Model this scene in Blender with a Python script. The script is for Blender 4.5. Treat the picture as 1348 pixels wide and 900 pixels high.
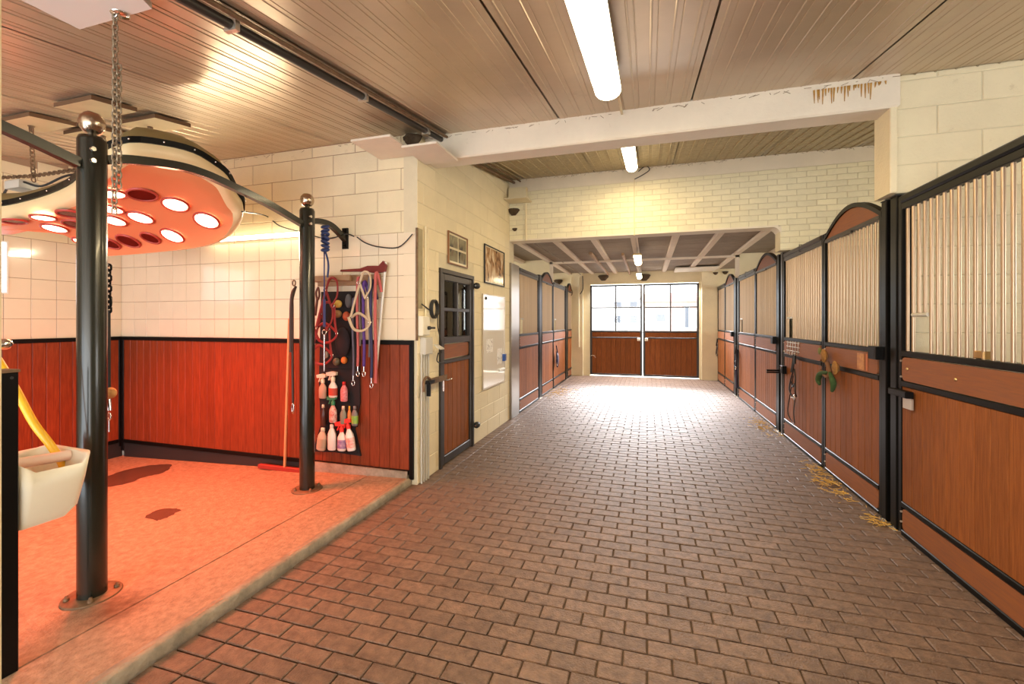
import bpy, math, random
from mathutils import Vector, Matrix
for o in list(bpy.data.objects): bpy.data.objects.remove(o, do_unlink=True)
random.seed(7)
C = bpy.context.scene.collection
S = bpy.context.scene
PI = math.pi
R = math.radians

# ------------------------------------------------------------------ camera
cam = bpy.data.objects.new('camera', bpy.data.cameras.new('camera'))
C.objects.link(cam)
cam.location = (0, 0, 1.5)
cam.rotation_euler = (R(90), 0, R(16.92))
cam.data.sensor_width = 36
cam.data.lens = 585/1348*36
cam.data.shift_y = -27/1348
cam.data.clip_start = 0.05
S.camera = cam

# ------------------------------------------------------------------ world, exposure
w = bpy.data.worlds.new('world'); S.world = w; w.use_nodes = True
wn = w.node_tree.nodes; wl = w.node_tree.links
wn['Background'].inputs['Color'].default_value = (0.86, 0.93, 1.0, 1)
wn['Background'].inputs['Strength'].default_value = 7.0
S.view_settings.view_transform = 'Standard'
S.view_settings.look = 'None'
S.view_settings.gamma = 1
S.view_settings.use_curve_mapping = False
S.view_settings.exposure = -0.2

# ------------------------------------------------------------------ lights
def area(name, loc, rot, sx, sy, power, col, spread=180):
    d = bpy.data.lights.new(name, 'AREA'); d.shape = 'RECTANGLE'; d.size = sx; d.size_y = sy
    d.energy = power; d.color = col; d.spread = R(spread)
    o = bpy.data.objects.new(name, d); C.objects.link(o); o.location = loc; o.rotation_euler = rot
    return o
WARM = (1.0, 0.75, 0.39)
# daylight through the stable's openings, plus an added fill
area('daylight_far_door', (-0.1, 12.75, 2.25), (R(-27), 0, 0), 2.7, 1.0, 1350, (0.97, 0.97, 1.0), 110)
area('fill_behind_camera', (-0.6, -2.2, 1.7), (R(90), 0, 0), 4.5, 2.4, 85, (1.0, 0.90, 0.74))  # unseen fill light added behind the camera to lift the ambient level
area('daylight_stall_right', (5.3, 2.2, 2.0), (0, R(90), 0), 1.0, 2.6, 70, (1.0, 0.95, 0.85))
area('daylight_stall_right', (5.3, 5.2, 2.0), (0, R(90), 0), 1.0, 2.2, 60, (1.0, 0.93, 0.80))
area('daylight_stall_right', (5.3, 8.1, 2.0), (0, R(90), 0), 1.0, 2.2, 60, (1.0, 0.93, 0.80))
area('daylight_stall_right', (5.3, 11.1, 2.0), (0, R(90), 0), 1.0, 2.2, 70, (1.0, 0.95, 0.88))
area('daylight_stall_left', (-5.3, 8.1, 2.0), (0, R(-90), 0), 1.0, 2.2, 60, (1.0, 0.93, 0.80))
area('daylight_stall_left', (-5.3, 11.1, 2.0), (0, R(-90), 0), 1.0, 2.2, 70, (1.0, 0.95, 0.88))

# ------------------------------------------------------------------ materials
def mat(name, col, rough=0.6, metal=0.0, spec=None, emit=None, es=0.0, noise=0.0, nscale=6.0, bump=0.0, bscale=40.0,
        vary=0.0, grain=None, coat=0.0, col2=None, dirt=None, trans=0.0):
    m = bpy.data.materials.new(name); m.use_nodes = True
    nt = m.node_tree; N = nt.nodes; L = nt.links
    b = N['Principled BSDF']
    b.inputs['Base Color'].default_value = (*col, 1); b.inputs['Roughness'].default_value = rough
    b.inputs['Metallic'].default_value = metal
    if spec is not None: b.inputs['Specular IOR Level'].default_value = spec
    if coat: b.inputs['Coat Weight'].default_value = coat; b.inputs['Coat Roughness'].default_value = 0.08
    if trans: b.inputs['Transmission Weight'].default_value = trans
    if emit: b.inputs['Emission Color'].default_value = (*emit, 1); b.inputs['Emission Strength'].default_value = es
    cur = None
    tc_ = N.new('ShaderNodeTexCoord'); oi_ = N.new('ShaderNodeObjectInfo'); s9 = N.new('ShaderNodeMath'); s9.operation = 'MULTIPLY'; s9.inputs[1].default_value = 37.0
    L.new(oi_.outputs['Random'], s9.inputs[0]); geo = N.new('ShaderNodeVectorMath'); geo.operation = 'ADD'; L.new(tc_.outputs['Object'], geo.inputs[0]); L.new(s9.outputs[0], geo.inputs[1])
    if noise or col2 or grain:
        mp = N.new('ShaderNodeMapping'); L.new(geo.outputs[0], mp.inputs['Vector'])
        oi0 = N.new('ShaderNodeObjectInfo'); sc0 = N.new('ShaderNodeVectorMath'); sc0.operation = 'SCALE'; sc0.inputs[3].default_value = 9.0
        cb = N.new('ShaderNodeCombineXYZ'); L.new(oi0.outputs['Random'], cb.inputs[0]); L.new(oi0.outputs['Random'], cb.inputs[1])
        L.new(cb.outputs[0], sc0.inputs[0]); L.new(sc0.outputs[0], mp.inputs['Location'])
        if grain: mp.inputs['Scale'].default_value = grain
        nz = N.new('ShaderNodeTexNoise'); nz.inputs['Scale'].default_value = nscale; nz.inputs['Detail'].default_value = 6
        nz.inputs['Roughness'].default_value = 0.62
        L.new(mp.outputs[0], nz.inputs['Vector'])
        rp = N.new('ShaderNodeValToRGB'); rp.color_ramp.elements[0].position = 0.32; rp.color_ramp.elements[1].position = 0.70
        c2 = col2 or tuple(max(0, c*(1-noise)) for c in col)
        rp.color_ramp.elements[0].color = (*c2, 1); rp.color_ramp.elements[1].color = (*col, 1)
        L.new(nz.outputs['Fac'], rp.inputs['Fac']); cur = rp.outputs['Color']
    if dirt:   # (colour, scale, threshold, strength)
        n2 = N.new('ShaderNodeTexNoise'); n2.inputs['Scale'].default_value = dirt[1]; n2.inputs['Detail'].default_value = 8; n2.inputs['Roughness'].default_value = 0.75
        L.new(geo.outputs[0], n2.inputs['Vector'])
        r2 = N.new('ShaderNodeValToRGB'); r2.color_ramp.elements[0].position = dirt[2]; r2.color_ramp.elements[1].position = min(1, dirt[2]+0.12)
        r2.color_ramp.elements[0].color = (0, 0, 0, 1); r2.color_ramp.elements[1].color = (dirt[3],)*3+(1,)
        L.new(n2.outputs['Fac'], r2.inputs['Fac'])
        mx = N.new('ShaderNodeMix'); mx.data_type = 'RGBA'
        L.new(r2.outputs['Color'], mx.inputs['Factor'])
        if cur: L.new(cur, mx.inputs['A'])
        else: mx.inputs['A'].default_value = (*col, 1)
        mx.inputs['B'].default_value = (*dirt[0], 1); cur = mx.outputs['Result']
    if vary:
        oi = N.new('ShaderNodeObjectInfo'); hs = N.new('ShaderNodeHueSaturation'); ma = N.new('ShaderNodeMath'); ma.operation = 'MULTIPLY_ADD'
        ma.inputs[1].default_value = 2*vary; ma.inputs[2].default_value = 1-vary
        L.new(oi.outputs['Random'], ma.inputs[0]); L.new(ma.outputs[0], hs.inputs['Value'])
        if cur: L.new(cur, hs.inputs['Color'])
        else: hs.inputs['Color'].default_value = (*col, 1)
        cur = hs.outputs['Color']
    if cur: L.new(cur, b.inputs['Base Color'])
    if bump:
        nb = N.new('ShaderNodeTexNoise'); nb.inputs['Scale'].default_value = bscale; nb.inputs['Detail'].default_value = 5
        L.new(geo.outputs[0], nb.inputs['Vector'])
        bp = N.new('ShaderNodeBump'); bp.inputs['Strength'].default_value = bump; bp.inputs['Distance'].default_value = 0.01
        L.new(nb.outputs['Fac'], bp.inputs['Height']); L.new(bp.outputs['Normal'], b.inputs['Normal'])
    return m

M = {}
M['paint'] = mat('cream_paint', (0.82, 0.715, 0.48), 0.72, noise=0.09, nscale=3, bump=0.35, bscale=60, vary=0.025, dirt=((0.40, 0.30, 0.15), 7.0, 0.635, 0.45))
M['paintjoint'] = mat('cream_paint_joint', (0.70, 0.62, 0.43), 0.85, noise=0.12, nscale=5)
M['brickpaint'] = mat('painted_brick', (0.86, 0.79, 0.56), 0.75, noise=0.12, nscale=4, bump=0.5, bscale=70, vary=0.05, dirt=((0.30, 0.21, 0.09), 9.0, 0.63, 0.55))
M['beam'] = mat('painted_concrete', (0.82, 0.73, 0.58), 0.7, noise=0.1, nscale=3, bump=0.25, bscale=30, dirt=((0.36, 0.25, 0.13), 6.0, 0.635, 0.5))
M['ceil'] = mat('profiled_steel_sheet', (0.57, 0.445, 0.31), 0.30, metal=0.45, noise=0.14, nscale=2.2, vary=0.05, dirt=((0.22, 0.17, 0.11), 1.8, 0.60, 0.30))
M['ceil_mossy'] = mat('stained_steel_sheet', (0.47, 0.38, 0.23), 0.5, metal=0.2, noise=0.35, nscale=22, dirt=((0.16, 0.14, 0.07), 30.0, 0.56, 0.5))
M['ceil_joint'] = mat('ceiling_seam_dark', (0.10, 0.08, 0.05), 0.8)
M['slab'] = mat('concrete_plank', (0.33, 0.26, 0.19), 0.85, noise=0.3, nscale=9, bump=0.4, grain=(1, 3, 1), vary=0.08)
M['rib'] = mat('concrete_rib_paint', (0.78, 0.66, 0.52), 0.75, noise=0.12, nscale=5)
M['paver'] = mat('concrete_paver', (0.245, 0.155, 0.105), 0.55, spec=0.35, col2=(0.13, 0.082, 0.056), nscale=24, bump=0.7, bscale=110, vary=0.13, dirt=((0.60, 0.50, 0.42), 15.0, 0.71, 0.6))
M['joint'] = mat('sandy_joint', (0.115, 0.075, 0.048), 0.95, noise=0.4, nscale=30)
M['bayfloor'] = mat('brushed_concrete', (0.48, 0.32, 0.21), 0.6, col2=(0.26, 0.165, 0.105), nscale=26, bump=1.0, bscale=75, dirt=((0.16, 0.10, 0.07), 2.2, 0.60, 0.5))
M['curb'] = mat('kerb_concrete', (0.42, 0.36, 0.27), 0.9, col2=(0.22, 0.19, 0.14), nscale=9, bump=0.9, bscale=40)
M['tile'] = mat('glazed_tile', (0.82, 0.70, 0.52), 0.10, noise=0.05, nscale=3, bump=0.10, bscale=9, vary=0.02, spec=0.6)
M['grout'] = mat('tile_grout', (0.36, 0.24, 0.15), 0.9)
M['wood'] = mat('reddish_composite', (0.31, 0.100, 0.026), 0.55, spec=0.14, col2=(0.185, 0.055, 0.014), nscale=10, grain=(9, 9, 0.5), bump=0.12, bscale=120, vary=0.14)
M['woodpale'] = mat('reddish_composite_band', (0.29, 0.100, 0.034), 0.52, spec=0.2, col2=(0.22, 0.082, 0.04), nscale=10, grain=(9, 0.6, 9), vary=0.08)
M['baywood'] = mat('washed_composite', (0.27, 0.052, 0.016), 0.42, spec=0.25, col2=(0.155, 0.028, 0.009), nscale=9, grain=(9, 9, 0.6), vary=0.10, dirt=((0.60, 0.36, 0.24), 9.0, 0.69, 0.4))
M['steel'] = mat('black_painted_steel', (0.005, 0.0045, 0.004), 0.36, spec=0.14)
M['greysteel'] = mat('anthracite_steel', (0.05, 0.042, 0.036), 0.38, metal=0.4, spec=0.4)
M['greenpost'] = mat('dark_green_black_steel', (0.012, 0.013, 0.008), 0.26, coat=0.25, dirt=((0.33, 0.30, 0.22), 38.0, 0.71, 0.8))
M['galv'] = mat('galvanised_steel', (0.60, 0.53, 0.43), 0.36, metal=0.75)
M['barsteel'] = mat('galvanised_bar', (0.46, 0.335, 0.225), 0.34, metal=0.6, vary=0.08)
M['chrome'] = mat('polished_metal', (0.72, 0.70, 0.66), 0.16, metal=1.0)
M['brushed'] = mat('brushed_ball', (0.50, 0.40, 0.30), 0.22, metal=1.0)
M['brass'] = mat('brass', (0.72, 0.50, 0.22), 0.3, metal=1.0)
M['rust'] = mat('rusty_steel', (0.25, 0.15, 0.08), 0.6, metal=0.4, noise=0.5, nscale=20)
M['white'] = mat('white_plastic', (0.80, 0.78, 0.72), 0.4)
M['greyplastic'] = mat('grey_plastic', (0.55, 0.52, 0.45), 0.5)
M['cream'] = mat('cream_plastic', (0.80, 0.74, 0.58), 0.35, noise=0.05)
def thin_glass(name):
    m = bpy.data.materials.new(name); m.use_nodes = True; N = m.node_tree.nodes; L = m.node_tree.links
    N.remove(N['Principled BSDF']); t = N.new('ShaderNodeBsdfTransparent'); g = N.new('ShaderNodeBsdfGlossy'); g.inputs['Roughness'].default_value = .02
    f = N.new('ShaderNodeFresnel'); f.inputs['IOR'].default_value = 1.5; x = N.new('ShaderNodeMixShader')
    L.new(f.outputs[0], x.inputs[0]); L.new(t.outputs[0], x.inputs[1]); L.new(g.outputs[0], x.inputs[2]); L.new(x.outputs[0], N['Material Output'].inputs['Surface']); return m
M['glass'] = thin_glass('clear_glass_pane')
M['nest'] = mat('dried_mud', (0.10, 0.065, 0.035), 0.95, noise=0.5, nscale=30, bump=1.0, bscale=60)
M['web'] = mat('dusty_cobweb', (0.27, 0.19, 0.11), 0.95)
M['rusty_stain'] = mat('rust_run', (0.60, 0.32, 0.06), 0.8, noise=0.5, nscale=25)
M['yellow'] = mat('yellow_rubber', (0.85, 0.50, 0.02), 0.38)
M['straw'] = mat('straw', (0.70, 0.42, 0.09), 0.8)
M['blackrubber'] = mat('black_rubber', (0.02, 0.02, 0.02), 0.5)
M['sol_shell'] = mat('solarium_cream_shell', (0.80, 0.62, 0.34), 0.35)
M['sol_under_glow'] = mat('solarium_underside_painted_glow', (0.80, 0.27, 0.12), 0.35)  # cream underside, with the lamps' red glow painted into its colour
M['sol_top'] = mat('solarium_olive_top', (0.26, 0.19, 0.07), 0.55, noise=0.2)
M['lamp_on'] = mat('lamp_lit', (1, 0.8, 0.7), 0.3, emit=(1.0, 0.36, 0.20), es=30.0)
M['lamp_off'] = mat('lamp_unlit_red', (0.12, 0.008, 0.006), 0.15)
M['lamp_ring'] = mat('lamp_ring', (0.45, 0.06, 0.04), 0.4)
M['tube'] = mat('lit_diffuser', (1, 1, 1), 0.4, emit=(1.0, 0.83, 0.54), es=17.0)
M['yellowcap'] = mat('yellowed_housing', (0.75, 0.50, 0.10), 0.5)
F = None
def flat(name, col, rough=0.6, **k):
    if name not in M: M[name] = mat(name, col, rough, **k)
    return M[name]

F = flat
# ------------------------------------------------------------------ mesh builder
class MB:
    def __init__(s): s.v = []; s.f = []; s.mi = []; s.smooth = []
    def add(s, vs, fs, sm=False, mi=0):
        n = len(s.v); s.v += [tuple(p) for p in vs]
        for f in fs: s.f.append(tuple(n+i for i in f)); s.smooth.append(sm); s.mi.append(mi)
        return s
    def box(s, x0, x1, y0, y1, z0, z1, mi=0):
        if x0 > x1: x0, x1 = x1, x0
        if y0 > y1: y0, y1 = y1, y0
        if z0 > z1: z0, z1 = z1, z0
        return s.add([(x0,y0,z0),(x1,y0,z0),(x1,y1,z0),(x0,y1,z0),(x0,y0,z1),(x1,y0,z1),(x1,y1,z1),(x0,y1,z1)],
              [(0,3,2,1),(4,5,6,7),(0,1,5,4),(1,2,6,5),(2,3,7,6),(3,0,4,7)], mi=mi)
    def cbox(s, x0, x1, y0, y1, z0, z1, c, ax, sg):
        """box whose face towards ax*sg is chamfered by c"""
        b = [[x0, x1], [y0, y1], [z0, z1]]
        A = [i for i in range(3) if i != ax]
        lo, hi = (b[ax][0], b[ax][1]) if sg > 0 else (b[ax][1], b[ax][0])
        d = c if sg > 0 else -c
        rings = []
        for lev, ins in ((lo, 0), (hi-d, 0), (hi, c)):
            r = []
            for i, j in ((0,0),(1,0),(1,1),(0,1)):
                p = [0,0,0]; p[ax] = lev
                p[A[0]] = b[A[0]][i] + (ins if i == 0 else -ins)
                p[A[1]] = b[A[1]][j] + (ins if j == 0 else -ins)
                r.append(tuple(p))
            rings.append(r)
        vs = rings[0]+rings[1]+rings[2]; fs = [(3,2,1,0), (8,9,10,11)]
        for k in (0, 4):
            for i in range(4): fs.append((k+i, k+(i+1)%4, k+4+(i+1)%4, k+4+i))
        return s.add(vs, fs)
    def ring(s, rings, cap=True, closed=False, sm=True, mi=0):
        n = len(rings[0]); vs = [p for r in rings for p in r]; fs = []
        m = len(rings)
        for k in range(m if closed else m-1):
            a = k*n; b = ((k+1) % m)*n
            for i in range(n): fs.append((a+i, a+(i+1)%n, b+(i+1)%n, b+i))
        s.add(vs, fs, sm, mi)
        if cap and not closed:
            s.add(rings[0], [tuple(range(n-1,-1,-1))], False, mi); s.add(rings[-1], [tuple(range(n))], False, mi)
        return s
    def tube(s, pts, r, n=8, closed=False, cap=True, mi=0, flat_=None):
        pts = [Vector(p) for p in pts]; m = len(pts); rings = []
        up = None
        for i in range(m):
            if closed: t = pts[(i+1)%m]-pts[i-1]
            else: t = pts[min(i+1, m-1)]-pts[max(i-1, 0)]
            if t.length < 1e-9: t = Vector((0,0,1))
            t.normalize()
            if up is None:
                up = Vector((0,0,1)) if abs(t.z) < 0.9 else Vector((1,0,0))
            u = (up - t*up.dot(t))
            if u.length < 1e-6: u = t.orthogonal()
            u.normalize(); up = u; v = t.cross(u)
            rr = r[i] if isinstance(r, (list, tuple)) else r
            ru, rv = (rr, rr) if flat_ is None else (flat_[0], flat_[1])
            rings.append([pts[i]+u*ru*math.cos(2*PI*k/n)+v*rv*math.sin(2*PI*k/n) for k in range(n)])
        return s.ring(rings, cap, closed, n > 4, mi)
    def cyl(s, p, q, r, n=12, mi=0): return s.tube([p, q], r, n, mi=mi)
    def lathe(s, c, prof, n=16, axis=2, mi=0):
        rings = []
        for r, h in prof:
            rg = []
            for k in range(n):
                a = 2*PI*k/n; p = [0,0,0]
                p[(axis+1)%3] = r*math.cos(a); p[(axis+2)%3] = r*math.sin(a); p[axis] = h
                rg.append((c[0]+p[0], c[1]+p[1], c[2]+p[2]))
            rings.append(rg)
        return s.ring(rings, True, False, True, mi)
    def ball(s, c, r, n=14, m=8, sz=(1,1,1)):
        rings = []
        for j in range(m+1):
            a = PI*j/m; rr = max(1e-4, math.sin(a))
            rings.append([(c[0]+r*sz[0]*rr*math.cos(2*PI*k/n), c[1]+r*sz[1]*rr*math.sin(2*PI*k/n), c[2]-r*sz[2]*math.cos(a)) for k in range(n)])
        return s.ring(rings, True)
    def prism(s, poly, ax, a, b, sm=False):
        """poly = list of 2D points in the two other axes (cyclic order ax+1, ax+2)"""
        def P(p, h):
            q = [0,0,0]; q[ax] = h; q[(ax+1)%3] = p[0]; q[(ax+2)%3] = p[1]; return tuple(q)
        n = len(poly); ar = sum(poly[i][0]*poly[(i+1)%n][1]-poly[(i+1)%n][0]*poly[i][1] for i in range(n))
        if ar < 0: poly = poly[::-1]
        if a > b: a, b = b, a
        vs = [P(p, a) for p in poly]+[P(p, b) for p in poly]
        s.add(vs, [tuple(range(n-1,-1,-1)), tuple(range(n, 2*n))])
        s.add(vs, [(i, (i+1)%n, n+(i+1)%n, n+i) for i in range(n)], sm)
        return s
    def mesh(s, name, mats):
        me = bpy.data.meshes.new(name); me.from_pydata(s.v, [], s.f)
        me.polygons.foreach_set('use_smooth', s.smooth); me.polygons.foreach_set('material_index', s.mi)
        for m in (mats if isinstance(mats, (list, tuple)) else [mats]): me.materials.append(m)
        me.update(); return me

def wpos(o):
    p = Vector((0,0,0))
    while o: p += o.location; o = o.parent
    return p
def link(name, me, parent=None, loc=(0,0,0), rot=None):
    o = bpy.data.objects.new(name, me); C.objects.link(o)
    if parent: o.parent = parent
    o.location = loc
    if rot: o.rotation_euler = rot
    return o
def put(name, mb, m, parent=None, world=True):
    """link a builder as one object; world=True means its coordinates are world ones"""
    if world and parent is not None:
        d = wpos(parent); mb.v = [(x-d.x, y-d.y, z-d.z) for x, y, z in mb.v]
        return link(name, mb.mesh(name, m), parent)
    if world and parent is None:   # give a free mesh its own base point
        xs = [p[0] for p in mb.v]; ys = [p[1] for p in mb.v]; zs = [p[2] for p in mb.v]
        c = ((min(xs)+max(xs))/2, (min(ys)+max(ys))/2, min(zs))
        mb.v = [(x-c[0], y-c[1], z-c[2]) for x, y, z in mb.v]
        return link(name, mb.mesh(name, m), None, c)
    return link(name, mb.mesh(name, m), parent)
def tag(o, label, cat, group=None, kind=None):
    o['label'] = label; o['category'] = cat
    if group: o['group'] = group
    if kind: o['kind'] = kind
    return o
def thing(name, label, cat, loc=(0,0,0), rotz=0, group=None):
    o = bpy.data.objects.new(name, None); C.objects.link(o); o.location = loc; o.rotation_euler = (0,0,rotz)
    o.empty_display_size = 0.1
    return tag(o, label, cat, group)
def struct(name, mb, m, world=True):
    o = put(name, mb, m, None, world); o['kind'] = 'structure'; return o
def structE(name, loc=(0,0,0)):
    o = bpy.data.objects.new(name, None); C.objects.link(o); o.location = loc; o['kind'] = 'structure'; return o

# pixel -> world on a plane (camera at 0,0,1.5; yaw 16.92 deg), used only to read positions off
_a = R(16.92); _s, _c = math.sin(_a), math.cos(_a)
def ray(u, v):
    r = (u-674)/585; return (-_s+_c*r, _c+_s*r, (423-v)/585)
def onY(u, v, y):
    d = ray(u, v); t = y/d[1]; return (d[0]*t, y, 1.5+d[2]*t)
def onX(u, v, x):
    d = ray(u, v); t = x/d[0]; return (x, d[1]*t, 1.5+d[2]*t)
def onZ(u, v, z):
    d = ray(u, v); t = (z-1.5)/d[2]; return (d[0]*t, d[1]*t, z)
def ceilz(y): return 2.683+0.15*y

def spline(pts, k=6, closed=False):
    P = [Vector(p) for p in pts]; n = len(P); out = []
    rng = n if closed else n-1
    for i in range(rng):
        g = (lambda j: P[j % n]) if closed else (lambda j: P[max(0, min(n-1, j))])
        a, b, c, d = g(i-1), g(i), g(i+1), g(i+2)
        for s in range(k):
            t = s/k
            out.append(0.5*((2*b)+(-a+c)*t+(2*a-5*b+4*c-d)*t*t+(-a+3*b-3*c+d)*t*t*t))
    if not closed: out.append(P[-1])
    return out

# ================================================================== SHELL
XL, XB, YB, YM, YF = -2.02, -5.89, 3.65, 6.5, 12.4     # corridor left wall, wash bay side wall, bay back wall, brick wall, far wall
XR = 1.71
# --- corridor floor: bed + pavers
fl = struct('floor', MB().box(-2.08, 5.6, -3.5, 12.6, -0.25, -0.012).box(-6.2, -2.08, 3.7, 12.6, -0.25, -0.012), M['joint'])
PW, PD = 0.210, 0.100
pv = {}
def paver_mesh(wd):
    k = round(wd, 3)
    if k not in pv:
        pv[k] = MB().cbox(-wd/2+.0035, wd/2-.0035, -PD/2+.0035, PD/2-.0035, -0.05, 0.0, 0.004, 2, 1).mesh('paver', M['paver'])
    return pv[k]
X0, X1 = -2.10, 1.74
cells = []
r = 0; y = 0.70
while y < YF+0.05:
    cells.append((X0+PW/2, y+PD/2, PW))                # header course along the kerb
    x = X0+PW; first = PW/2 if r % 2 else PW
    while x < X1-0.01:
        wd = min(first, X1-x); first = PW
        if wd > 0.03: cells.append((x+wd/2, y+PD/2, wd))
        x += wd
    y += PD; r += 1
seen = []
for i, c in enumerate(cells):
    d = -_s*c[0]+_c*c[1]; u = 674+585*(_c*c[0]+_s*c[1])/d; v = 423+585*1.5/d
    if -40 < u < 1390 and v < 930: seen.append((d, i))
seen.sort(); big = {i for d, i in seen[:300]}
rest = MB()
rr = random.Random(3)
for i, (cx, cy, wd) in enumerate(cells):
    dz = rr.uniform(-0.0025, 0.0015); tw = rr.uniform(-0.008, 0.008)
    if i in big:
        o = link('paver', paver_mesh(wd), fl, (cx-fl.location.x, cy-fl.location.y, dz-fl.location.z), (rr.uniform(-.008,.008), rr.uniform(-.006,.006), tw))
    else:
        j = 0.0035
        rest.cbox(cx-wd/2+j, cx+wd/2-j, cy-PD/2+j, cy+PD/2-j, -0.03, dz, 0.004, 2, 1)
ro = put('paver_field', rest, M['paver'], fl); ro['kind'] = 'stuff'

# --- wash bay platform (slopes gently to the back corner)
def bayz(x): return 0.065+0.0355*(x+2.1)
b = MB()
for (xa, xb) in ((XB-0.05, -2.52), (-2.508, -2.10)):
    pts = []
    for yy in (-1.0, YB+0.03):
        pts += [(xa, yy, -0.3), (xb, yy, -0.3), (xb, yy, bayz(xb)), (xa, yy, bayz(xa))]
    b.add(pts, [(0,1,2,3), (7,6,5,4), (3,2,6,7), (0,4,5,1), (1,5,6,2), (0,3,7,4)])
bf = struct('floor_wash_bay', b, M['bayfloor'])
kb = MB(); n = 36; prof = []
for k in range(n+1):
    yy = 0.55+k*(YB-0.55)/n; e = rr.uniform(-.004, .004)
    prof.append([(-2.13, yy, bayz(-2.13)+.002), (-2.085+e, yy, 0.064+e*.6), (-2.072+e, yy, 0.050), (-2.066+e*1.5, yy, -0.03), (-2.13, yy, -0.03)])
kb.ring(prof, True, False, True)
put('kerb', kb, M['curb'], bf)
# plinth below the wash bay panelling
struct('baseboard_bay', MB().box(-3.3, -2.10, YB-0.045, YB+0.02, 0.0, 0.125), M['curb'])

# --- block walls
def grid_wall(name, axis, plane, sg, a0, a1, z0, ztop, bw, bh, m, mj, thick=0.12, part='block', gap=0.008, proud=0.010, holes=(), lim=300, start=0.0, ch=0.004, back=True, wallobj=None, rows_from_top=False):
    """wall in plane axis=plane with pieces facing sg; a0..a1 along the other horizontal axis; ztop(a) gives the top"""
    w_ = wallobj
    zt = ztop if callable(ztop) else (lambda a: ztop)
    oax = 1-axis
    if w_ is None:
        mb = MB()
        segs = 1
        va = []
        for dd in (0, -thick*sg):
            for a, z in ((a0, z0), (a1, z0), (a1, zt(a1)), (a0, zt(a0))):
                p = [0,0,z]; p[axis] = plane+dd; p[oax] = a; va.append(tuple(p))
        mb.add(va, [(0,1,2,3), (7,6,5,4), (0,4,5,1), (1,5,6,2), (2,6,7,3), (3,7,4,0)])
        w_ = struct(name, mb, mj)
    cache = {}; cnt = 0; extra = MB()
    z = z0; row = 0
    while z < max(zt(a0), zt(a1))-0.02:
        off = (bw/2 if row % 2 else 0)+start
        a = a0-off
        while a < a1-0.01:
            s0, s1 = max(a, a0), min(a+bw, a1)
            tz = min(z+bh, min(zt(s0), zt(s1))-0.002)
            ok = s1-s0 > 0.025 and tz-z > 0.02
            for (h0, h1, g0, g1) in holes:
                if s1 > h0+.005 and s0 < h1-.005 and tz > g0+.005 and z < g1-.005:
                    if s0 < h0-0.03: s1 = min(s1, h0)
                    elif s1 > h1+0.03: s0 = max(s0, h1)
                    elif z < g0-0.03: tz = min(tz, g0)
                    else: ok = False
            if ok:
                ws, hs = round(s1-s0-gap, 3), round(tz-z-gap, 3)
                if ws > .01 and hs > .01:
                    lo, hi = (plane-0.004*sg, plane+proud*sg)
                    j = rr.uniform(-.0012, .0012)
                    key = (ws, hs)
                    if cnt < lim:
                        if key not in cache:
                            q = MB()
                            if axis == 0: q.cbox(min(-.004*sg, proud*sg), max(-.004*sg, proud*sg), -ws/2, ws/2, -hs/2, hs/2, ch, 0, sg)
                            else: q.cbox(-ws/2, ws/2, min(-.004*sg, proud*sg), max(-.004*sg, proud*sg), -hs/2, hs/2, ch, 1, sg)
                            cache[key] = q.mesh(part, m)
                        p = [0,0,z+(tz-z)/2]; p[axis] = plane+j; p[oax] = (s0+s1)/2
                        link(part, cache[key], w_, Vector(p)-w_.location); cnt += 1
                    else:
                        l2, h2 = min(lo, hi)+j, max(lo, hi)+j
                        if axis == 0: extra.cbox(l2, h2, s0+gap/2, s1-gap/2, z+gap/2, tz-gap/2, ch, 0, sg)
                        else: extra.cbox(s0+gap/2, s1-gap/2, l2, h2, z+gap/2, tz-gap/2, ch, 1, sg)
            a += bw
        z += bh; row += 1
    if extra.v:
        e = put(part+'_field', extra, m, w_); e['kind'] = 'stuff'
    return w_

# corridor left wall with the tack room door opening
DY0, DY1, DZ = 4.09, 5.0, 2.045
def wallsolid(boxes, name, m):
    mb = MB()
    for bx in boxes: mb.box(*bx)
    return struct(name, mb, m)
# (backing for the left wall, opening left free for the door)
lw = MB()
def slopebox(mb, x0, x1, y0, y1, z0, f=ceilz):
    pts = [(x0,y0,z0),(x1,y0,z0),(x1,y1,z0),(x0,y1,z0),(x0,y0,f(y0)),(x1,y0,f(y0)),(x1,y1,f(y1)),(x0,y1,f(y1))]
    mb.add(pts, [(0,3,2,1),(4,5,6,7),(0,1,5,4),(1,2,6,5),(2,3,7,6),(3,0,4,7)])
slopebox(lw, XL-0.14, XL-0.001, YB, DY0, 0); slopebox(lw, XL-0.14, XL-0.001, DY1, YM+0.24, 0); slopebox(lw, XL-0.14, XL-0.001, DY0, DY1, DZ)
wl_ = struct('wall_left', lw, M['paintjoint'])
grid_wall('wall_left', 0, XL-0.001, 1, YB, YM, 0.0, ceilz, 0.5, 0.2, M['paint'], None, gap=0.004, proud=0.004, holes=((DY0, DY1, -1, DZ),), wallobj=wl_, start=0.13)
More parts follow.
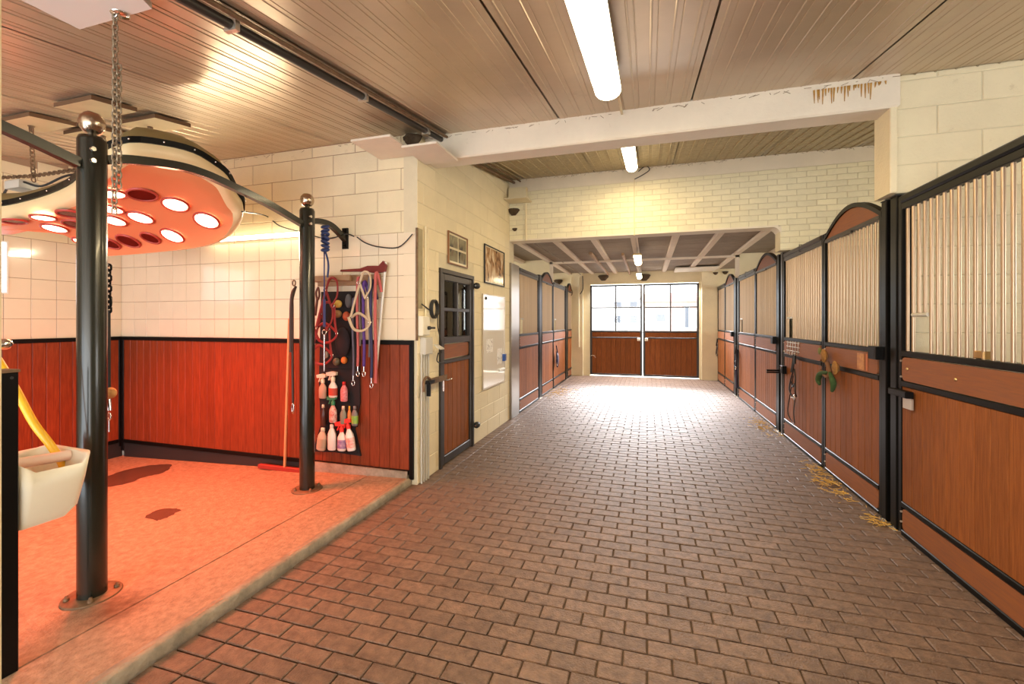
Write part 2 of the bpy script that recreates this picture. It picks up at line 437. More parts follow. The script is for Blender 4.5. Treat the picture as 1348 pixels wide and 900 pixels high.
# wash bay back wall: backing, tiles, blocks above
bb = MB(); slopebox(bb, XB, XL-0.141, YB+0.004, YB+0.14, 0)
wb = struct('wall_bay_back', bb, M['grout'])
TZ0, TS = 1.325, 0.2
grid_wall('', 1, YB+0.004, -1, XB, XL, TZ0, TZ0+5*TS, TS*2*0.5+0.0, TS, M['tile'], None, part='tile', gap=0.004, proud=0.006, wallobj=wb, ch=0.002, start=0.0) if False else None
def tiles(wall, axis, plane, sg, a0, a1, z0, rows):
    ws = TS-.004; q = MB(); lo, hi = sorted((-.004*sg, .006*sg))
    if axis == 0: q.cbox(lo, hi, -ws/2, ws/2, -ws/2, ws/2, .0015, 0, sg)
    else: q.cbox(-ws/2, ws/2, lo, hi, -ws/2, ws/2, .0015, 1, sg)
    me = q.mesh('tile', M['tile'])
    nn = int((a1-a0)/TS+0.5); st = (a1-a0)/nn
    for i in range(nn):
        for j in range(rows):
            p = [0,0,z0+(j+.5)*TS]; p[axis] = plane; p[1-axis] = a0+(i+.5)*st
            o = link('tile', me, wall, Vector(p)-wall.location, (rr.uniform(-.004,.004) if axis else 0, rr.uniform(-.004,.004) if not axis else 0, rr.uniform(-.004,.004)))
            sc = [1,1,1]; sc[1-axis] = (st-.004)/ws; o.scale = sc
tiles(wb, 1, YB+0.004, -1, XB, XL, TZ0, 5)
grid_wall('', 1, YB+0.004, -1, XB, XL, TZ0+5*TS, ceilz(YB), 0.5, 0.2, M['paint'], None, gap=0.003, proud=0.003, wallobj=wb, start=0.3)
# wash bay side wall
sb = MB(); slopebox(sb, XB-0.16, XB-0.004, -3.4, YB+0.14, 0)
ws_ = struct('wall_bay_side', sb, M['grout'])
tiles(ws_, 0, XB-0.004, 1, 0.45, YB, TZ0, 5)
grid_wall('', 0, XB-0.004, 1, -0.55, YB, TZ0+5*TS, ceilz, 0.5, 0.2, M['paint'], None, gap=0.003, proud=0.003, wallobj=ws_, start=0.3)
# tile edging profile where the bay wall turns the corner, above
# right partition (block wall seen over and through the first stall)
YP = 3.92
YP = 3.86
wr_ = struct('wall_right', MB().box(1.70, XR+.10, YP, YP+.18, 2.42, ceilz(YP)).box(XR+.10, 5.4, YP, YP+.18, 0, ceilz(YP)), M['paintjoint'])
grid_wall('', 1, YP, -1, 1.70, 5.4, 0.02, ceilz(YP), 0.5, 0.2, M['paint'], None, gap=0.006, proud=0.005, start=0.25, holes=((1.60, XR+.10, -1, 2.42),), wallobj=wr_)
# brick wall over the passage, with the wide opening
ZL = 2.74
bw = MB()
slopebox(bw, XL-0.002, XR-0.07, YM, YM+0.22, ZL+0.0)
slopebox(bw, XR-0.07, XR+.10, YM, YM+0.22, 2.42)
slopebox(bw, XR+.10, 5.4, YM, YM+0.22, 0)
wm = struct('wall_middle', bw, M['paintjoint'])
grid_wall('', 1, YM, -1, XL, 5.0, ZL, 3.47, 0.22, 0.075, M['brickpaint'], None, part='brick', gap=0.007, proud=0.0045, wallobj=wm, ch=0.003, lim=240)
grid_wall('', 1, YM, -1, 1.64, 2.9, 2.435, ZL, 0.22, 0.0755, M['brickpaint'], None, part='brick', gap=0.007, proud=0.0045, wallobj=wm, ch=0.003, lim=58)
put('lintel_band', MB().box(XL, 4.9, YM-0.012, YM+0.01, 3.47, 3.655), M['beam'], wm)
put('soffit', MB().box(XL, 1.62, YM-0.012, YM+0.23, ZL-0.018, ZL+0.004), M['beam'], wm)
# rounded reveal at the opening's right corner
rc = MB(); arc = [(1.655, 2.73), (1.655, 2.60)]+[(1.655-0.13+0.13*math.cos(t*PI/2/6), 2.60+0.13*math.sin(t*PI/2/6)) for t in range(1, 6)]+[(1.525, 2.73)]
rc.prism([(z, x) for x, z in arc], 1, YM-0.01, YM+0.22); put('corner_fillet', rc, M['beam'], wm)
# ribbed concrete ceiling beyond
CL = 2.84
cf = struct('ceiling_far', MB().box(-5.6, 5.6, YM+0.2, YF+0.3, CL+0.03, CL+0.2), M['slab'])
xs = [-5.2+0.625*i for i in range(18)]
for i, xc in enumerate(xs):
    put('rib', MB().cbox(xc-0.055, xc+0.055, YM+0.22, YF+0.05, CL-0.035, CL+0.035, 0.012, 2, -1), M['rib'], cf)
    for k in range(12):
        ya = YM+0.22+k*0.5
        q = MB().cbox(xc+0.06, xc+0.565, ya+.004, ya+.496, CL, CL+0.03, 0.005, 2, -1)
        if -2.6 < xc < 2.0: put('slab', q, M['slab'], cf)
# stub walls with the thin portal at y 9.7
for sx in (-1, 1):
    xa, xb = (-5.4, -2.03) if sx < 0 else (1.74, 5.4)
    struct('wall_stub_left' if sx < 0 else 'wall_stub_right', MB().box(xa, xb, 9.68, 9.82, 0, CL+0.03), M['paint'])
pt = MB().box(-2.06, -1.99, 9.63, 9.68, 2.36, CL-.03).box(1.66, 1.73, 9.63, 9.68, 2.36, CL-.03).box(-2.06, 1.73, 9.63, 9.68, CL-0.075, CL-0.036)
struct('trim_portal', pt, M['rib'])
# far wall with door opening x -1.50..1.27, z 0..2.52
fx0, fx1, fz = -1.515, 1.285, 2.52
fw = MB().box(-5.4, fx0, YF, YF+0.2, 0, CL+.05).box(fx1, 5.4, YF, YF+0.2, 0, CL+.05).box(fx0, fx1, YF, YF+0.2, fz, CL+.05)
struct('wall_far', fw, M['paint'])
struct('trim_1', MB().box(-2.0, -1.7, YF-0.12, YF, 0, CL), M['paint'])          # pilaster left of the far doors
struct('trim_2', MB().box(1.34, 1.72, YF-0.10, YF, 0, CL), M['paint'])
# outer walls of the stalls, with window openings to the sky
for sx in (-1, 1):
    q = MB(); xx = 5.4*sx; xa, xb = sorted((xx, xx+0.16*sx))
    ya, yb = ((6.5, 12.6) if sx < 0 else (-3.4, 12.6))
    ctr = ((8.1, 11.1) if sx < 0 else (2.2, 5.2, 8.1, 11.1))
    q.box(xa, xb, ya, yb, 0, 1.5); q.box(xa, xb, ya, yb, 2.45, 4.7)
    edges = [ya]
    for c in ctr: edges += [c-0.7, c+0.7]
    edges.append(yb)
    for k in range(0, len(edges), 2): q.box(xa, xb, edges[k], edges[k+1], 1.5, 2.45)
    struct('wall_outer_left' if sx < 0 else 'wall_outer_right', q, M['paint'])
# tack room behind the left wall
struct('wall_tack_room', MB().box(-5.4, -5.25, YB+.14, 6.74, 0, 3.7).box(-5.4, XL-.14, 6.6, 6.74, 0, 3.7), M['paint'])
area('fill_tack_room', (-3.4, 5.0, 3.1), (0, 0, 0), 1.2, 1.2, 160, (1.0, 0.88, 0.65))  # added fill light, brightens the windowless room behind the door panes
# hall behind the camera: side wall and the open entrance
struct('wall_entrance', MB().box(-6.1, -4.6, -3.4, -3.2, 0, 2.3).box(2.2, 5.4, -3.4, -3.2, 0, 2.3), M['paint'])
# --- sloped ceilings of profiled sheets
def sheet(x0, x1, y0, y1, m, parent, name='ceiling_panel', n=9, rk=1.0):
    q = MB(); zz = lambda y: ceilz(y)
    prof = []; st = (x1-x0-.012)/n; x = x0+.006
    prof.append((x, 0.0))
    for k in range(n):
        a = x0+.006+k*st
        prof += [(a+st*.30, 0.0), (a+st*.34, -0.0035*rk), (a+st*.38, -0.0035*rk), (a+st*.41, 0.0), (a+st*.62, 0.0), (a+st*.635, .003), (a+st*.665, .003), (a+st*.69, 0.0)]
    prof.append((x1-.006, 0.0))
    vs = []
    for y in (y0, y1):
        vs += [(px, y, zz(y)+pz) for px, pz in prof]
    k = len(prof)
    fs = [(i, i+k, i+1+k, i+1) for i in range(k-1)]
    # thickness
    vs += [(x0+.006, y0, zz(y0)+.03), (x1-.006, y0, zz(y0)+.03), (x1-.006, y1, zz(y1)+.03), (x0+.006, y1, zz(y1)+.03)]
    fs += [(2*k, 2*k+1, 2*k+2, 2*k+3)]
    q.add(vs, fs); return put(name, q, m, parent)
def roofslab(name, y0, y1):
    q = MB(); a, bq = -6.1, 5.6
    q.add([(a,y0,ceilz(y0)+.035),(bq,y0,ceilz(y0)+.035),(bq,y1,ceilz(y1)+.035),(a,y1,ceilz(y1)+.035),
           (a,y0,ceilz(y0)+.2),(bq,y0,ceilz(y0)+.2),(bq,y1,ceilz(y1)+.2),(a,y1,ceilz(y1)+.2)],
          [(0,3,2,1),(4,5,6,7),(0,1,5,4),(1,2,6,5),(2,3,7,6),(3,0,4,7)])
    return struct(name, q, M['ceil_joint'])
c1 = roofslab('ceiling', -3.4, 3.85); c2 = roofslab('ceiling_middle', 3.85, YM+.22)
seams = [-6.07, -5.02, -3.95, -2.88, -1.79, -0.73, 0.335, 1.42, 2.49, 3.56, 4.63, 5.6]
for i in range(len(seams)-1):
    sheet(seams[i], seams[i+1], -3.4, 3.85, M['ceil'], c1)
    if seams[i] > -2.9: sheet(max(seams[i], -2.2), seams[i+1], 3.85, YM+.01, M['ceil_mossy'], c2, rk=3.0)
# --- painted beam across the hall
YBm = 3.80
q = MB(); q.cbox(-2.02, XR+0.0, YBm, YBm+0.22, 3.02, 3.262, 0.012, 2, -1)
struct('trim_beam', q, M['beam'])
struct('trim_pillar_right', MB().cbox(1.655, 1.70, YBm+0.01, YBm+0.24, 2.415, 3.262, 0.006, 1, -1), M['paint'])
# edge strip of the wall left of the camera
xc_ = onY(3.5, 400, .62)[0]
struct('trim_pillar_near', MB().cbox(xc_-.12, xc_, .50, .62, .06, ceilz(.6)-.02, .004, 0, 1), M['paint'])
w1 = structE('window_1', (XB, 2.3, 1.77))
put('window_frame', MB().box(XB-.004, XB+.012, 1.9, 2.68, 1.765, 2.27), M['white'], w1)
put('pane', MB().box(XB+.012, XB+.014, 1.92, 2.665, 1.78, 2.255), mat('daylit_pane', (.9,.9,1), .2, emit=(.95,.97,1), es=2.5), w1)

# ================================================================== STALL FRONTS
H0, H1, H2, H3, H4, H5, H6 = 0.04, 0.200, 0.238, 1.045, 1.085, 1.255, 1.295    # rail levels
HT0, HT1 = 2.285, 2.385
cyc = {}
def bar_mesh(r, L):
    k = (round(r, 4), round(L, 3))
    if k not in cyc: cyc[k] = MB().cyl((0,0,0), (0,0,L), r, 8).mesh('bar', M['barsteel'])
    return cyc[k]
def plank_mesh(wd, h):
    k = ('p', round(wd, 4), round(h, 3))
    if k not in cyc: cyc[k] = MB().cbox(-.010, .012, -wd/2+.0018, wd/2-.0018, 0, h, .0035, 0, -1).mesh('plank', M['wood'])
    return cyc[k]
def rounded(y0, y1, z0, z1, r, n=5):
    pts = []
    for cx, cz, a in ((y1-r, z1-r, 0), (y0+r, z1-r, 90), (y0+r, z0+r, 180), (y1-r, z0+r, 270)):
        for k in range(n+1):
            t = R(a+90*k/n); pts.append((cx+r*math.cos(t), cz+r*math.sin(t)))
    return pts
def stall_unit(kind, y0, L, side, label, group, post_tall=False, detail=2, hatch=True, gloss=True):
    """kind 'door' (arched) or 'panel'. local frame: front faces -x, runs along +y"""
    name = 'stable_gate' if kind == 'door' else 'stall_partition'
    loc = (XR, y0, 0) if side > 0 else (-2.0, y0+L, 0)
    t = thing(name, label, 'stable door' if kind == 'door' else 'stall front', loc, 0 if side > 0 else PI, group)
    t['kind'] = 'thing'
    st = 0.045; fr = M['steel']; w2 = L-2*st
    D = 0.045
    put('stile', MB().cbox(0, D, 0, st, 0.015, HT1-(0.0 if kind == 'panel' else 0.03), .005, 0, -1), fr, t, False)
    put('stile', MB().cbox(0, D, L-st, L, 0.015, HT1, .005, 0, -1), fr, t, False)
    for (za, zb) in ((0.0 if kind == 'panel' else .015, H0), (H1, H2), (H3, H4), (H5, H6)):
        put('rail', MB().cbox(-.004, D, st, L-st, za, zb, .005, 0, -1), fr, t, False)
    if kind == 'panel':
        put('top_rail', MB().cbox(-.012, D+.01, st, L-st, HT0+.045, HT1, .012, 0, -1).cbox(0, D, st, L-st, HT0, HT0+.045, .004, 0, -1), M['greysteel'] if gloss else fr, t, False)
    else:
        put('top_rail', MB().cbox(-.004, D, st, L-st, HT0, HT0+.035, .005, 0, -1).box(-.02, 0, L*.42, L*.62, HT0-.012, HT0+.006), M['greysteel'] if gloss else fr, t, False)
        # arched head with its infill
        n = 18; arc = []
        za, zb, ap = HT0+.035, HT0+.035, 0.225
        for k in range(n+1):
            s_ = k/n; arc.append((s_*L, HT0+.035+ap*math.sin(PI*(0.04+0.92*s_))-ap*math.sin(PI*.04)))
        inner = [(yy, zz-.012) for yy, zz in arc[1:-1]]
        put('arch_infill', MB().prism([(yy, zz) for yy, zz in [(.03, HT0+.03)]+inner+[(L-.03, HT0+.03)]], 0, .010, .03), M['woodpale'], t, False)
        rings = [[(-.004, yy, zz-.022), (D, yy, zz-.022), (D, yy, zz+.016), (-.004, yy, zz+.016)] for yy, zz in arc]
        put('arch_rim', MB().ring(rings, True, False, False), fr, t, False)
    # boards with rounded ends
    put('top_board', MB().prism(rounded(st+.012, L-st-.012, H4+.004, H5-.004, .035), 0, -.003, .02), M['woodpale'], t, False)
    put('kick_board', MB().prism(rounded(st+.012, L-st-.012, H0+.004, H1-.004, .035), 0, -.001, .02), M['woodpale'], t, False)
    n = max(1, round(w2/0.122)); wd = w2/n
    pm = plank_mesh(wd, H3-H2)
    for k in range(n): link('plank', pm, t, (.014, st+(k+.5)*wd, H2))
    n = max(2, round(w2/0.0668)); sp = w2/n
    bh = HT0-H6
    hs = (L-st-.26, L-st-.12)
    for k in range(n):
        yy = st+(k+.5)*sp
        if kind == 'panel' and hatch and hs[0] < yy < hs[1]:
            link('bar', bar_mesh(.0105, bh-.25), t, (.022, yy, H6+.25))
        else: link('bar', bar_mesh(.0105, bh), t, (.022, yy, H6))
    if kind == 'panel' and hatch:
        put('hatch_bar', MB().cyl((.015, hs[0]-.02, H6+.25), (.015, hs[1]+.01, H6+.25), .013, 8), M['greyplastic'], t, False)
    if detail > 0:
        # small bright hinge bolts
        for zz in (H0+.06, H1-.03, H4+.03, H5-.03):
            put('bolt', MB().cyl((-.012, L-st-.012, zz), (.0, L-st-.012, zz), .007, 8), M['galv'], t, False)
    return t
def stall_post(y0, y1, side, label, group, h=2.40, m='steel'):
    x0 = XR if side > 0 else -2.0; s_ = side
    t = thing('stall_post', label, 'post', (x0, (y0+y1)/2, 0), 0, group)
    xa, xb = sorted((x0-0.006*s_, x0+0.085*s_))
    put('tube', MB().cbox(xa, xb, y0, y1, 0.0, h, .006, 0, -1 if side > 0 else 1), M[m], t)
    put('cap', MB().box(xa-.003, xb+.003, y0-.003, y1+.003, h, h+.008), M['blackrubber'], t)
    put('base_plate', MB().box(xa-.015, xb+.02, y0-.002, y1+.002, 0.0, .008), M['galv'], t)
    return t
# right row, nearest stall first
stall_unit('panel', 0.62, 3.21, 1, 'large stall panel filling the right edge, brown planks under tan vertical bars', None, gloss=False)
stall_post(3.84, 3.925, 1, 'thick black steel post at left end of the large right-edge stall panel', None)
stall_post(3.985, 4.055, 1, 'black steel hinge post beside the nearest arched stall door', None)
stall_unit('door', 4.06, 1.17, 1, 'nearest arched stall door on the right, orange sticker on its band', None)
stall_unit('panel', 5.24, 1.39, 1, 'barred stall panel on the right where the looped black bridle hangs', None)
stall_post(6.64, 6.715, 1, 'steel post left of the panel with the looped bridle, right side', None, m='greysteel')
stall_post(6.80, 6.895, 1, 'black steel post right of the second arched door on the right', None)
stall_unit('door', 6.92, 1.29, 1, 'second arched stall door from the camera along the right side', None)
stall_unit('panel', 8.22, 1.40, 1, 'second barred stall panel on the right, left of the second arched door', None)
stall_post(9.40+.24, 9.71, 1, 'steel post by the hanging dark rug strap, right side further back', None, m='greysteel')
stall_post(9.86, 10.06, 1, 'black steel post right of the last arched door on the right', None)
stall_unit('door', 10.08, 1.14, 1, 'last and smallest arched stall door on the right side', None)
stall_unit('panel', 11.23, 1.10, 1, 'last pale stall panel on the right, next to the far wall', None, hatch=False)
# left row
def wide_post():
    t = thing('stall_post', 'wide shiny steel post where the left stall row begins', 'post', (-1.99, 6.74, 0))
    put('sheet', MB().cbox(-2.09, -1.985, 6.50, 6.93, 0, 2.40, .006, 0, 1), M['galv_post'], t)
    return t
M['galv_post'] = mat('satin_steel_post', (0.34, 0.31, 0.27), 0.30, metal=0.9)
wide_post()
stall_unit('panel', 6.95, 1.40, -1, 'first barred stall panel on the left after the whiteboard wall', None, hatch=True)
stall_post(8.38, 8.56, -1, 'black steel post between first left stall panel and first left arched door', None)
stall_unit('door', 8.60, 1.12, -1, 'first arched stall door on the left side', None)
stall_unit('panel', 9.75, 1.52, -1, 'left stall panel with the dark blue halter hanging on it', None)
stall_post(11.32, 11.58, -1, 'black steel post left of the farthest left arched stall door', None)
stall_unit('door', 11.62, 0.66, -1, 'farthest narrow arched stall door on the left beside the far wall', None)

# ================================================================== FAR DOUBLE DOORS
def far_leaf(idx, x0, x1):
    t = structE('door_%d' % idx, ((x0+x1)/2, YF+.02, 0))
    st = .05; y0, y1 = YF-.0, YF+.05; top = 2.50
    f = MB().cbox(x0, x0+st, y0, y1, .03, top, .004, 1, -1).cbox(x1-st, x1, y0, y1, .03, top, .004, 1, -1)
    f.cbox(x0+st, x1-st, y0, y1, .03, .08, .004, 1, -1).cbox(x0+st, x1-st, y0, y1, top-.045, top, .004, 1, -1)
    f.cbox(x0+st, x1-st, y0, y1, 1.21, 1.255, .004, 1, -1).cbox(x0+st, x1-st, y0-.004, y1, 1.045, 1.075, .004, 1, -1)
    put('frame', f, M['greysteel'], t)
    xm = (x0+x1)/2
    g = MB().cbox(xm-.018, xm+.018, y0+.006, y1-.006, 1.255, top-.045, .003, 1, -1).cbox(x0+st, x1-st, y0+.005, y1-.007, 1.86, 1.895, .003, 1, -1)
    put('glazing_bar', g, M['greysteel'], t)
    for xa, xb in ((x0+st, xm-.018), (xm+.018, x1-st)):
        for za, zb in ((1.255, 1.86), (1.895, top-.045)):
            put('pane', MB().box(xa, xb, y0+.020, y0+.025, za, zb), M['glass'], t)
    put('top_board', MB().cbox(x0+st+.004, x1-st-.004, y0+.006, y1-.01, 1.078, 1.207, .006, 1, -1), M['wood'], t)
    put('backing', MB().box(x0+st, x1-st, y1-.012, y1-.004, .08, 1.21), M['greysteel'], t)  # added behind the planks to stop light leaking through their gaps
    n = 10; wd = (x1-x0-2*st)/n
    for k in range(n):
        put('plank', MB().cbox(x0+st+k*wd+.002, x0+st+(k+1)*wd-.002, y0+.008, y1-.01, .08, 1.045, .004, 1, -1), M['wood'], t)
    return t
d1 = far_leaf(1, fx0+.004, -0.128); d2 = far_leaf(2, -0.104, fx1-.004)
for d_, hx in ((d1, -0.215), (d2, -0.02)):
    put('door_handle', MB().cbox(hx-.04, hx+.04, YF-.035, YF+.0, .975, 1.055, .012, 1, -1), M['cream'], d_)
q = MB().tube(spline([(-1.49, YF-.02, .55), (-1.44, YF-.06, .57), (-1.38, YF-.06, .55), (-1.36, YF-.03, .50)], 4), .008, 6)
put('hook', q, M['galv'], d1)
struct('trim_threshold', MB().box(fx0, fx1, YF-.0, YF+.2, -.05, .006), M['curb'])

# ================================================================== TACK ROOM DOOR (left wall)
t = structE('door_3', (XL, (DY0+DY1)/2, 0))
xf = XL+.012
fr = MB()
fr.cbox(XL-.09, xf+.012, DY0, DY0+.045, 0, DZ, .004, 0, 1).cbox(XL-.09, xf+.012, DY1-.045, DY1, 0, DZ, .004, 0, 1).cbox(XL-.09, xf+.012, DY0+.045, DY1-.045, DZ-.045, DZ, .004, 0, 1)
put('door_frame', fr, M['greysteel'], t)
a0, a1 = DY0+.05, DY1-.05
lf = MB().cbox(XL-.05, xf, a0, a0+.06, .02, DZ-.05, .004, 0, 1).cbox(XL-.05, xf, a1-.06, a1, .02, DZ-.05, .004, 0, 1)
for za, zb in ((.02, .105), (1.06, 1.10), (1.265, 1.335), (DZ-.115, DZ-.05)): lf.cbox(XL-.05, xf, a0+.06, a1-.06, za, zb, .004, 0, 1)
put('leaf_frame', lf, M['greysteel'], t)
gb = MB(); ym = (a0+a1)/2
gb.cbox(XL-.045, xf-.004, ym-.016, ym+.016, 1.335, DZ-.115, .003, 0, 1).cbox(XL-.045, xf-.006, a0+.06, a1-.06, 1.61, 1.645, .003, 0, 1)
put('glazing_bar', gb, M['greysteel'], t)
for ya, yb in ((a0+.06, ym-.016), (ym+.016, a1-.06)):
    for za, zb in ((1.335, 1.61), (1.645, DZ-.115)):
        put('pane', MB().box(XL-.025, XL-.020, ya, yb, za, zb), M['glass'], t)
put('top_board', MB().prism([(p[0], p[1]) for p in rounded(a0+.065, a1-.065, 1.108, 1.258, .03)], 0, XL-.04, XL-.005), M['woodpale'], t)
n = 6; wd = (a1-a0-.12)/n
for k in range(n): put('plank', MB().cbox(XL-.04, XL-.004, a0+.06+k*wd+.002, a0+.06+(k+1)*wd-.002, .105, 1.06, .004, 0, 1), M['wood'], t)
for zz in (1.93, 0.25):
    put('hinge', MB().lathe((XL+.05, DY1+.015, zz), [(.0, -.04), (.03, -.04), (.038, -.015), (.038, .015), (.03, .04), (0, .04)], 14, axis=1).cyl((XL, DY1, zz), (XL+.05, DY1, zz), .015, 8), M['blackrubber'], t)
    put('hinge_screw', MB().cyl((XL+.05, DY1-.03, zz), (XL+.05, DY1-.026, zz), .012, 8), M['chrome'], t)
hd = MB().cyl((XL+.01, a0+.03, .90), (XL+.06, a0+.03, .90), .01, 8).tube([(XL+.06, a0+.03, .90), (XL+.065, a0+.05, .90), (XL+.062, a0+.13, .905)], .008, 8)
hd.cbox(XL+.005, XL+.016, a0+.01, a0+.05, .78, .95, .003, 0, 1)
put('door_handle', hd, M['chrome'], t)

# ================================================================== WASH BAY PANELLING
def bay_panel(wall, axis, plane, sg, a0, a1, label_):
    n = round((a1-a0-.07)/0.108); wd = (a1-a0-.07)/n
    zb = lambda a: (bayz(a) if axis == 1 else bayz(XB))
    def bx(al, ah, za, zc, d0, d1, ch=.003):
        lo, hi = sorted((plane+d0*sg, plane+d1*sg))
        return MB().cbox(al, ah, lo, hi, za, zc, ch, 1, sg) if axis == 1 else MB().cbox(lo, hi, al, ah, za, zc, ch, 0, sg)
    for k in range(n):
        al = a0+.035+k*wd; z_ = max(0.12, 0.12)
        put('plank', bx(al+.0015, al+wd-.0015, .12, 1.295, 0, .016), M['baywood'], wall)
    put('top_rail', bx(a0, a1, 1.285, 1.325, 0, .028), M['steel'], wall)
    put('stile', bx(a0, a0+.04, .0, 1.285, 0, .026), M['steel'], wall)
    put('stile', bx(a1-.04, a1, .05, 1.285, 0, .026), M['steel'], wall)
    put('bottom_rail', bx(a0+.04, a1-.04, .095, .135, 0, .03), M['steel'], wall)
    if axis == 1: put('bottom_strip', bx(a0+.04, -3.25, -.15, .095, 0, .018), M['blackrubber'], wall)
    else: put('bottom_strip', bx(a0, a1, -.15, .095, 0, .018), M['blackrubber'], wall)
bay_panel(wb, 1, YB-.002, -1, XB+.03, XL-.03, '')
bay_panel(ws_, 0, XB+.002, 1, 0.1, YB-.005, '')
# corner profile of the bay wall (wood-edged upright above the panel)
struct('trim_3', MB().cbox(XL-.012, XL+.008, YB-.012, YB+.004, TZ0+.0, 2.36, .003, 1, -1), M['rust'])
struct('trim_4', MB().cbox(XL-.0, XL+.008, YB+.012, YB+.09, 1.62, 2.36, .002, 0, 1), flat('worn_cream_strip', (0.42, 0.36, 0.22), 0.7, noise=.3))

# ================================================================== WASH BAY RAILINGS
def ballpost(y, label, patch=False):
    z0 = bayz(-2.83); t = thing('railing_post', label, 'post', (-2.83, y, z0))
    put('tube', MB().lathe((-2.83, y, z0), [(.062, .01), (.062, 2.42), (.055, 2.44), (.0, 2.44)], 28), M['greenpost'], t)
    put('ball', MB().lathe((-2.83, y, z0+2.44), [(0, 0), (.022, .0), (.020, .018), (.035, .025), (.052, .048), (.058, .075), (.052, .103), (.035, .125), (0, .135)], 24), M['brushed'], t)
    bp = put('base_plate', MB().lathe((-2.83, y, z0), [(0, -.004), (.125, -.004), (.125, .008), (.120, .012), (0, .012)], 32), M['rust'], t)
    for k in range(4):
        a = PI/4+k*PI/2+.2
        put('bolt', MB().lathe((-2.83+.098*math.cos(a), y+.098*math.sin(a), z0+.012), [(.013, 0), (.013, .014), (.008, .014), (.008, .024), (0, .026)], 6), M['rust'], bp)
    for dz in (2.30, 2.36):
        put('clamp_bolt', MB().cyl((-2.77, y-.035, z0+dz), (-2.755, y-.035, z0+dz), .012, 8), M['chrome'], t)
    return t
ballpost(1.615, 'thick dark round post with metal ball finial in the left foreground')
ballpost(3.18, 'slimmer-looking ball-topped post near the tack rack, further back')
def archbar(pts, label, ends=()):
    q = MB(); P = spline(pts, 7); rings = []
    for i, p in enumerate(P):
        tg = (P[min(i+1, len(P)-1)]-P[max(i-1, 0)]).normalized(); nrm = Vector((0, -tg.z, tg.y))
        rings.append([p+Vector((sx*.022, 0, 0))+nrm*sz*.024 for sx, sz in ((-1,-1),(1,-1),(1,1),(-1,1))])
    q.ring(rings, True, False, False)
    t = thing('arched_rail', label, 'rail', tuple(P[0]))
    put('bar', q, M['greenpost'], t)
    return t
archbar([(-2.83, 0.10, 2.02), (-2.83, .45, 2.24), (-2.83, .85, 2.40), (-2.83, 1.15, 2.405), (-2.83, 1.30, 2.385), (-2.83, 1.555, 2.325)], 'curved dark rail entering from the left edge to the foreground ball post')
archbar([(-2.83, 1.675, 2.38), (-2.83, 1.80, 2.425), (-2.83, 2.06, 2.478), (-2.83, 2.24, 2.485), (-2.83, 2.42, 2.467), (-2.83, 2.76, 2.418), (-2.83, 3.12, 2.335)], 'long arched dark rail spanning between the two ball-topped posts')
t = archbar([(-2.83, 3.24, 2.385), (-2.83, 3.36, 2.405), (-2.82, 3.48, 2.392), (-2.80, 3.58, 2.33), (-2.79, 3.635, 2.29)], 'short curved dark rail from back ball post to the tiled wall')
put('wall_bracket', MB().cbox(-2.82, -2.76, 3.625, 3.648, 2.20, 2.40, .003, 1, -1).cyl((-2.79, 3.61, 2.23), (-2.79, 3.63, 2.23), .012, 8).cyl((-2.79, 3.61, 2.37), (-2.79, 3.63, 2.37), .012, 8), M['steel'], t)

def patch(name, label, cat, c, pts, m):
    rn = random.Random(len(pts)*7+int(c[0]*10)); P = spline([(x, y, 0) for x, y in pts], 6, True)
    vs = [(p.x+rn.uniform(-.012, .012), p.y+rn.uniform(-.008, .008), 0) for p in P]
    vs = [(x, y, bayz(x)+.0012) for x, y, _ in vs]
    return tag(put(name, MB().add(vs, [tuple(range(len(vs)))]), m), label, cat)
M['wet'] = mat('wet_concrete', (0.13, 0.07, 0.05), 0.25, noise=.3, nscale=12)
def soft_stain():
    m = bpy.data.materials.new('rust_bloom'); m.use_nodes = True; N = m.node_tree.nodes; L = m.node_tree.links; b = N['Principled BSDF']
    b.inputs['Base Color'].default_value = (.16, .055, .015, 1); b.inputs['Roughness'].default_value = .8
    tc = N.new('ShaderNodeTexCoord'); ln = N.new('ShaderNodeVectorMath'); ln.operation = 'LENGTH'; L.new(tc.outputs['Object'], ln.inputs[0])
    nz = N.new('ShaderNodeTexNoise'); nz.inputs['Scale'].default_value = 14; L.new(tc.outputs['Object'], nz.inputs['Vector'])
    r_ = N.new('ShaderNodeMapRange'); r_.inputs[1].default_value = .20; r_.inputs[2].default_value = .02; r_.inputs[3].default_value = 0; r_.inputs[4].default_value = .95
    L.new(ln.outputs['Value'], r_.inputs[0]); mu = N.new('ShaderNodeMath'); mu.operation = 'MULTIPLY'; L.new(r_.outputs[0], mu.inputs[0]); L.new(nz.outputs['Fac'], mu.inputs[1])
    L.new(mu.outputs[0], b.inputs['Alpha']); return m
def fl2(u, v):
    p = onZ(u, v, 0.0)
    for _ in range(4): p = onZ(u, v, bayz(p[0]))
    return p[:2]
patch('wet_patch', 'long dark wet streak on the wash bay floor behind the foreground post', 'puddle', (1, 1), [fl2(u, v) for u, v in ((132,632),(160,620),(200,612),(226,612),(215,622),(190,628),(165,637),(133,641))], M['wet'])
patch('wet_patch', 'small dark wet spot in the middle of the wash bay floor', 'puddle', (2, 1), [fl2(u, v) for u, v in ((192,680),(205,672),(222,669),(238,670),(230,676),(218,682),(205,685))], M['wet'])
pc = fl2(148, 800); q = MB(); q.add([(pc[0]+.22*math.cos(k*PI/16), pc[1]+.20*math.sin(k*PI/16), bayz(pc[0]+.22*math.cos(k*PI/16))+.0014) for k in range(32)], [tuple(range(32))])
tag(put('rust_stain', q, soft_stain()), 'orange-brown rust stain on the floor beside the foreground post foot', 'stain')

